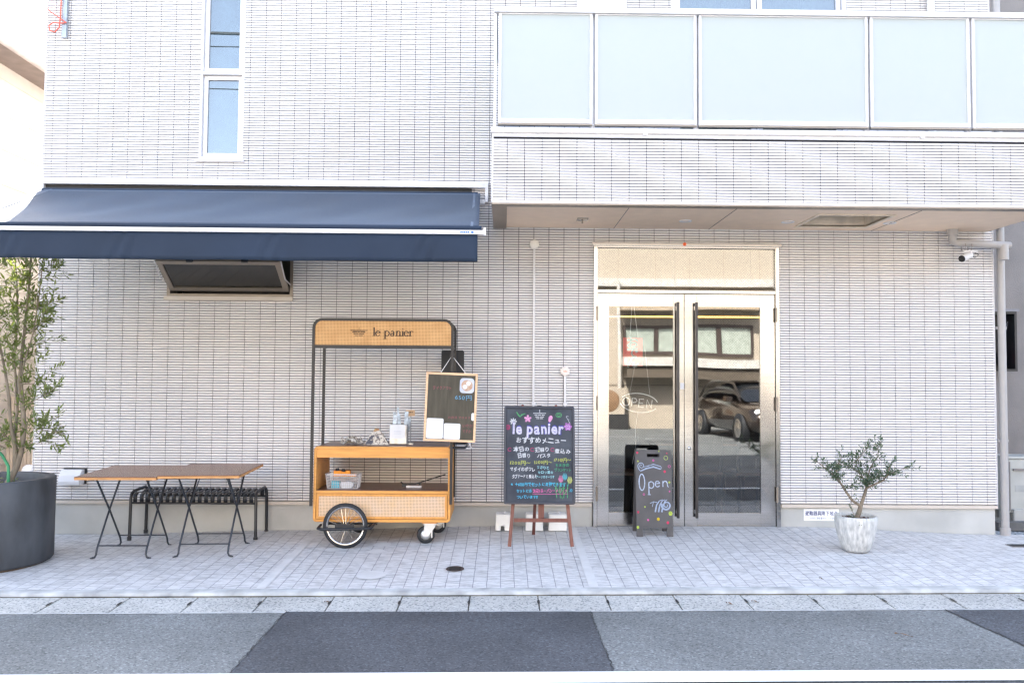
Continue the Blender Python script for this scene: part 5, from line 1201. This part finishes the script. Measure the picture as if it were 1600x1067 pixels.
def limb(pix, r0, r1, y0, dy):
    n_ = len(pix); return [P3(a, b, y0+dy*i/(n_-1))-O for i, (a, b) in enumerate(pix)], [r0+(r1-r0)*i/(n_-1) for i in range(n_)]
limbs = [([(1338,814),(1340,806),(1344,795),(1345,788)], .024,.017,0,0),
 ([(1345,790),(1350,775),(1354,762)], .016,.012,0,0), ([(1345,790),(1332,782),(1322,768),(1312,752),(1305,745)], .013,.007,-.0,-.08),
 ([(1354,762),(1368,756),(1380,750),(1386,743),(1390,730)], .009,.005,0,-.12), ([(1354,762),(1350,750),(1344,738),(1336,722)], .009,.004,0,.1), ([(1354,762),(1356,745),(1360,730),(1372,712),(1372,700)], .007,.003,0,.05),
 ([(1305,745),(1298,738),(1288,730),(1278,722)], .006,.003,-.08,-.06), ([(1305,745),(1308,730),(1314,716)], .006,.003,-.08,.03), ([(1386,743),(1400,736),(1412,732)], .004,.002,-.12,-.05),([(1332,782),(1326,788),(1334,803)], .003,.002,-.02,-.08),([(1336,722),(1345,712),(1352,703)], .004,.002,.1,.0),([(1344,738),(1328,730),(1318,726)],.004,.002,.05,-.1)]
wood = MB(); tw = MB(); lv = MB()
for pix, r0, r1, y0, dy in limbs:
    pts, rs = limb(pix, r0, r1, PY+y0, dy); wood.tube(pts, rs, 8)
    if r0 < .02:
        for i in range(len(pts)-1):
            tt = (.35 if r1 > .01 else 1.0)
            for _ in range(int(random.choice((5,6,7))*tt+ .5)):
                t = random.random(); p = pts[i].lerp(pts[i+1], t)
                d = Vector((random.gauss(0,.8), random.gauss(0,.8), random.uniform(-.15,.8)))
                if p.z > .50: twig(tw, lv, p, d, random.uniform(.05,.13), .0018, .035, .010, random.randint(5,8))
                elif random.random() < .25: twig(tw, lv, p, d, .06, .0015, .026, .008, 4)
        d = (pts[-1]-pts[-2]); [twig(tw, lv, pts[-1], d+Vector((random.gauss(0,.02),random.gauss(0,.03),random.gauss(0,.02))), random.uniform(.06,.10), .0018, .035, .010, 7) for _ in range(2)]
for _ in range(34):
    a = random.uniform(0, 2*PI); r = math.sqrt(random.random())
    q = P3(1338+52*r*math.cos(a), 737+22*r*math.sin(a)+ (4 if abs(math.cos(a)) < .5 else 0), PY+random.uniform(-.14,.14))-O
    twig(tw, lv, q, Vector((random.gauss(0,.8), random.gauss(0,.8), random.uniform(-.1,.9))), random.uniform(.05,.11), .0016, .034, .010, 6)
wood.build('trunk', M_bark, OL); tw.build('twigs', M_bark, OL); lv.build('crown', M_leaf2, OL)
# big planter olive
BX, BY, BR, BH = -4.27, -1.10, .50, .70; BZ = zpave(BX, BY-.2)
BP = thing('potted_olive_tree', 'tall leafy olive tree in a large round dark grey planter at the left edge', 'potted plant', (BX,BY,BZ))
M_plt = mat('dark_grey_fibre_cement', (.056,.061,.070), .6, var=.24, scale=5, stretch=(1,1,.4), bump=.15, bscale=30)
MB().lathe([(0,.012),(BR-.03,.012),(BR-.012,.02),(BR,.035),(BR,BH-.01),(BR-.006,BH),(BR-.075,BH),(BR-.082,BH-.01),(BR-.082,BH-.12)], (0,0,0), 96).build('planter', M_plt, BP)
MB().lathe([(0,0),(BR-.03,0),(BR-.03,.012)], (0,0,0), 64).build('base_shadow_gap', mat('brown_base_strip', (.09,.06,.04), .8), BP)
mb = MB(); mb.lathe([(0,BH-.13),(.2,BH-.125),(BR-.083,BH-.14)], (0,0,0), 48)
for i in range(200):
    a, r = random.uniform(0,2*PI), .40*math.sqrt(random.random()); c = Vector((r*math.cos(a), r*math.sin(a), BH-.122)); u_ = Vector((random.gauss(0,1),random.gauss(0,1),random.gauss(0,.4))).normalized()*.018; v_ = u_.cross(Vector((0,.3,1))).normalized()*.01
    mb.add([c-u_-v_, c+u_-v_, c+u_+v_, c-u_+v_], [(0,1,2,3)])
mb.build('bark_chips', M_bark_chip, BP)
O = Vector((BX,BY,BZ))
def P4(px, py, dy): return P3(px, py, BY+dy)-O
stems = [([(12,756),(26,730),(33,705),(38,670),(36,640),(30,600),(34,560),(40,500),(46,440),(50,380)], .026,.007, .0, .12),
 ([(24,732),(24,700),(16,660),(14,620),(8,580),(-4,520),(-14,440)], .019,.006, .02,-.1), ([(30,715),(22,690),(27,640),(25,600),(22,560),(28,500),(26,430),(20,380)], .014,.005, .03,.25),
 ([(38,660),(37,625),(33,590),(40,560),(52,520),(60,470),(66,420)], .009,.004, .05,-.05), ([(14,690),(-6,660),(-30,600),(-50,500)], .012,.004,0,.0), ([(8,700),(-14,690),(-40,650)], .008,.003,0,-.1),
 ([(36,640),(50,628),(64,620),(78,612)], .004,.002, .03,-.22), ([(38,668),(54,670),(72,672),(92,676)], .004,.002, .0,-.2), ([(34,700),(50,694),(66,694),(78,694)], .004,.002,0,-.15),([(52,520),(66,500),(74,478)],.004,.002,.02,-.1),([(30,600),(52,600),(66,588)],.004,.002,.0,.1),([(66,672),(74,660),(86,655)],.003,.0015,-.1,-.12),([(46,440),(64,425),(84,410)],.004,.002,.05,-.1)]
wood = MB(); tw = MB(); lv = MB(); random.seed(11)
for pix, r0, r1, y0, dy in stems:
    n_ = len(pix); pts = [P4(a, b, y0+dy*i/(n_-1)) for i, (a, b) in enumerate(pix)]; rs = [r0+(r1-r0)*i/(n_-1) for i in range(n_)]
    # finer curve
    wood.tube(pts, rs, 8)
    for i in range(n_-1):
        seg = (pts[i+1]-pts[i]).length; zrel = (pts[i].z+pts[i+1].z)/2
        dens = (3 if zrel < 1.0 else 7 if zrel < 1.5 else 19) if r0 > .006 else 22
        if dy == .25 or r0 in (.009,): dens *= 1.2
        for _ in range(int(seg*dens+random.random())):
            p = pts[i].lerp(pts[i+1], random.random()); d = Vector((random.gauss(0,.8), random.gauss(0,.8), random.uniform(-.1,1.0)))
            twig(tw, lv, p, d, random.uniform(.10,.26) if r0 > .006 else random.uniform(.07,.14), .0025, .070, .016, random.randint(5,9))
    twig(tw, lv, pts[-1], pts[-1]-pts[-2], .18, .0025, .070, .016, 8)
# top part of the crown above the awning's front edge stays open and loose
for _ in range(50):
    yq = random.uniform(385, 560); p = P4(random.uniform(-60, 60+max(0,(520-yq))*.33), yq, random.uniform(-.25,.3)); twig(tw, lv, p, Vector((random.gauss(0,.7),random.gauss(0,.7),random.uniform(-.2,.8))), random.uniform(.12,.25), .0025, .070, .016, 8)
for _ in range(10):
    a = random.uniform(0, 2*PI); p = Vector((.12*math.cos(a)+.05, .12*math.sin(a), BH-.12)); twig(tw, lv, p, Vector((random.gauss(0,.4),random.gauss(0,.4),1)), .13, .002, .04, .011, 6)
wood.build('trunk', M_bark, BP); tw.build('twigs', M_bark, BP); lv.build('crown', M_leaf, BP)
MB().tube([P4(13,756,-.05), P4(13,728,-.05), P4(4,712,-.03), P4(-8,700,-.03)], .012, 8).build('green_stake', mat('green_garden_stake', (.02,.22,.09), .4), BP)
# ------------------------------------------------------------ across the street (behind the camera, seen in the door glass)
QY = -18.5
OB = thing('opposite_building', 'beige building with a dark framed window band, mirrored in the cafe door glass', 'building', (4,QY,-.2))
M_be = mat('beige_wall_panel', (.40,.345,.28), .8, var=.03); M_be2 = mat('lower_beige_wall', (.37,.30,.225), .85, var=.05)
def V_(px, py): a = W(px, py, -QY); return a       # mirrored in the plane of the facade
part(MB().box(-9,17,QY-9,QY,-.3,7.2), 'wall', M_be, OB)
mb = MB()
for i in range(24): mb.box(-8.6+i*1.12, -8.58+i*1.12, QY+.001, QY+.004, 3.0, 7.1)
part(mb, 'panel_joint', mat('panel_joint_line', (.32,.26,.20), .8), OB)
zl = V_(1000,441)[1]; M_led_ = mat('weathered_white_ledge', (.50,.48,.45), .7); part(MB().box(-9.1,17.1,QY,QY+.25,zl-.12,zl+.12).box(-9.1,17.1,QY,QY+.12,zl-.5,zl-.42), 'ledge', M_led_, OB)
za, zb_ = V_(1000,485)[1], V_(1000,560)[1]; zc_, zd = V_(1000,575)[1], V_(1000,592)[1]
x0, x1 = V_(968,520)[0], V_(1186,520)[0]
part(MB().box(x0,x1,QY,QY+.7,za,za+.15), 'window_canopy', M_be2, OB)
part(MB().box(x0,x1,QY,QY+.9,zb_-.28,zb_-.02), 'window_ledge', M_led_, OB)
part(MB().box(x0+.1,x1-.1,QY,QY+.8,zd,zb_-.285), 'ledge_underside', mat('dark_brown_fascia', (.10,.08,.06), .8), OB)
M_frd = mat('dark_brown_window_frame', (.05,.035,.03), .5); M_pn = mat('pale_grey_green_pane', (.34,.38,.34), .12)
zt_, zbm = V_(1000,508)[1], V_(1000,556)[1]
wxs = [V_(q,520)[0] for q in (974,1024,1074,1123,1174)]
for i in range(4):
    f = MB(); a, b_ = wxs[i], wxs[i+1]
    f.box(a,a+.07,QY,QY+.1,zbm,zt_).box(b_-.07,b_,QY,QY+.1,zbm,zt_).box(a+.07,b_-.07,QY,QY+.1,zbm,zbm+.09).box(a+.07,b_-.07,QY,QY+.1,zt_-.1,zt_)
    f = part(f, 'window', M_frd, OB); p = MB().box(a+.07-4,b_-.07-4,.01,.04,zbm+.09+.2,zt_-.1+.2).build('pane', M_pn, f); p.location = (4-0+OB.location.x-4-0, QY, -.2+0) if False else (0,0,0)
    p.location = (OB.location.x-0, OB.location.y, OB.location.z-0)
part(MB().box(-9,17,QY+.002,QY+.012,V_(1000,604)[1]-.01,V_(1000,604)[1]+.01), 'wall_line', M_frd, OB)
part(MB().tube([(V_(966,500)[0],QY+.3,-.2),(V_(966,500)[0],QY+.3,zl)], .06, 8), 'downpipe', M_led_, OB)
part(MB().box(-9,17,QY-9,QY+.4,7.2,7.4), 'roof', M_be2, OB)
v = thing('opposite_ac_unit', 'outdoor fan unit mirrored in the left door pane', 'air conditioner', (V_(962,650)[0]-.3, QY+.2, 0.35))
MB().box(-.4,.5,0,.35,0,.75).build('casing', M_be, v); MB().lathe([(0,.36),(.30,.36),(.33,.35)], (0.02,0,.38), 24, 'y').build('fan_grille', mat('brown_fan_grille', (.22,.13,.07), .6), v); MB().box(-.5,.6,-.0,.4,-.5,-.001).build('stand', M_blackmatt, v)
v = thing('left_opposite_house', 'pale house across the street to the left, mirrored in the upper windows', 'building', (-20,-19,-.3)); MB().box(-9.5,10,-8,0,0,6.2).build('wall', mat('pale_opposite_wall', (.62,.58,.52), .8), v); MB().box(-10,10.4,-8.4,.4,6.2,6.5).build('roof', M_eave, v)
v = thing('right_opposite_house', 'grey house across the street to the right of the beige building', 'building', (30,-19,-.3)); MB().box(-11.5,10,-8,0,0,6.6).build('wall', M_stuc, v); MB().box(-12,10.4,-8.4,.4,6.6,6.9).build('roof', M_eave, v)
for k, (y, z) in enumerate(((-5.6,7.15),(-5.8,7.25),(-5.4,6.85),(-6.2,6.4))):
    mb = MB(); mb.tube([(-24+i*2.4, y, z+.0006*(i*2.4-24)**2-.0) for i in range(21)], .018 if k < 2 else .010, 6)
    tag(mb.build('overhead_cable', M_blackmatt), 'black overhead cable above the street, mirrored in the tall narrow window', 'cable', 'overhead cables along the street')
v = thing('utility_pole', 'concrete utility pole across the street holding the overhead cables', 'utility pole', (-24,-5.8,-.3)); MB().tube([(0,0,0),(0,0,9)], [.17,.12], 14).build('pole', M_plinth, v); MB().box(-.05,.05,-.7,.7,7.2,7.3).build('cross_arm', M_alu, v)
v = copy_tree(v); v.location.x = 24; v['label'] = 'concrete utility pole at the far right end of the overhead cables'
# parked car
CR = thing('parked_car', 'dark brown car parked across the street, mirrored in the right door pane', 'car', (6.68,-14.3,-.145), PI/2-.10)
CR.scale = (1.03,1.03,1.03)
M_car = mat('dark_brown_car_paint', (.030,.019,.014), .16, .4, var=.0, coat=1.0); M_cgl = mat('dark_car_glass', (.015,.017,.02), .03, spec=.9)
# length along +X (front), stations: x, half width, z of sill, belt, bonnet/shoulder line
prof = [(-2.12,.66,.42,.70,.86),(-2.02,.80,.30,.80,1.00),(-1.6,.87,.24,.86,1.04),(-1.0,.90,.22,.88,1.03),(0,.91,.22,.88,1.00),(.7,.91,.22,.86,.98),(1.1,.90,.22,.82,.95),(1.6,.87,.24,.76,.88),(1.95,.80,.28,.66,.78),(2.12,.62,.36,.56,.66)]
mb = MB(); vs = []; K = 12
for x, hw, z0, zs_, z1 in prof:
    pts = [(0,z0),(hw*.8,z0),(hw*.96,z0+.08),(hw,(z0+zs_)/2),(hw*.98,zs_),(hw*.86,z1-.02),(hw*.5,z1+.02),(0,z1+.03)]
    full = pts + [(-a, b) for a, b in pts[-2:0:-1]]
    vs += [(x, a, b) for a, b in full]; K = len(full)
fs = [(i*K+j, i*K+(j+1) % K, (i+1)*K+(j+1) % K, (i+1)*K+j) for i in range(len(prof)-1) for j in range(K)]+[tuple(range(K-1,-1,-1)), tuple((len(prof)-1)*K+j for j in range(K))]
mb.add(vs, fs, True); body = mb.build('body', M_car, CR); sm = body.modifiers.new('s', 'SUBSURF'); sm.levels = sm.render_levels = 2
cab = [(-2.0,.70,.98,.74,1.02),(-1.55,.72,1.0,.62,1.42),(-.9,.74,1.0,.64,1.52),(-.1,.74,1.0,.64,1.53),(.35,.74,1.0,.62,1.47),(1.12,.72,.95,.68,.98)]
mb = MB(); vs = []
for x, hb, zb2, ht, zt2 in cab: vs += [(x,-hb,zb2),(x,-ht,zt2),(x,ht,zt2),(x,hb,zb2)]
mb.add(vs, [(i*4+j, i*4+(j+1) % 4, i*4+4+(j+1) % 4, i*4+4+j) for i in range(5) for j in range(4)], True); cb = mb.build('cabin_glass', M_cgl, CR); sm = cb.modifiers.new('s', 'SUBSURF'); sm.levels = sm.render_levels = 2
MB().box(-1.5,.30,-.60,.60,1.475,1.505).build('roof', M_car, CR)
for sy in (-1,1): MB().tube([(1.0,sy*.70,.96),(.38,sy*.63,1.43),(-.1,sy*.64,1.50),(-1.0,sy*.64,1.50),(-1.6,sy*.66,1.38),(-2.0,sy*.70,1.0)], .03, 6).build('roof_pillar', M_car, CR)
for x in (-1.32, 1.36):
    for sy in (-1, 1):
        wv = MB().lathe([(0,-.10),(.33,-.10),(.345,-.08),(.345,.08),(.33,.10),(0,.10)], (x,sy*.82,.345), 28, 'y').build('wheel', M_tyre, CR)
        mb = MB().lathe([(.0,sy*.108),(.05,sy*.108),(.055,sy*.102),(.17,sy*.101),(.20,sy*.106),(.215,sy*.101)], (x,sy*.82,.345), 24, 'y'); [mb.box(x-.02,x+.02,sy*.82+sy*.104-.006,sy*.82+sy*.104+.006,.345-.2,.345+.2) for _ in (0,)]; mb.build('rim', M_rim, wv)
for sy in (-1, 1):
    MB().lathe([(0,.10),(.09,.08),(.12,0),(.09,-.04),(0,-.05)], (1.88,sy*.60,.70), 18, 'x').build('headlight', mat('headlight_lens', (.7,.72,.75), .1), CR)
    MB().box(.62,.80,sy*.92-.09,sy*.92+.09,.98,1.10).build('wing_mirror', M_car, CR)
MB().box(2.02,2.10,-.45,.45,.34,.52).build('grille', M_blackmatt, CR)
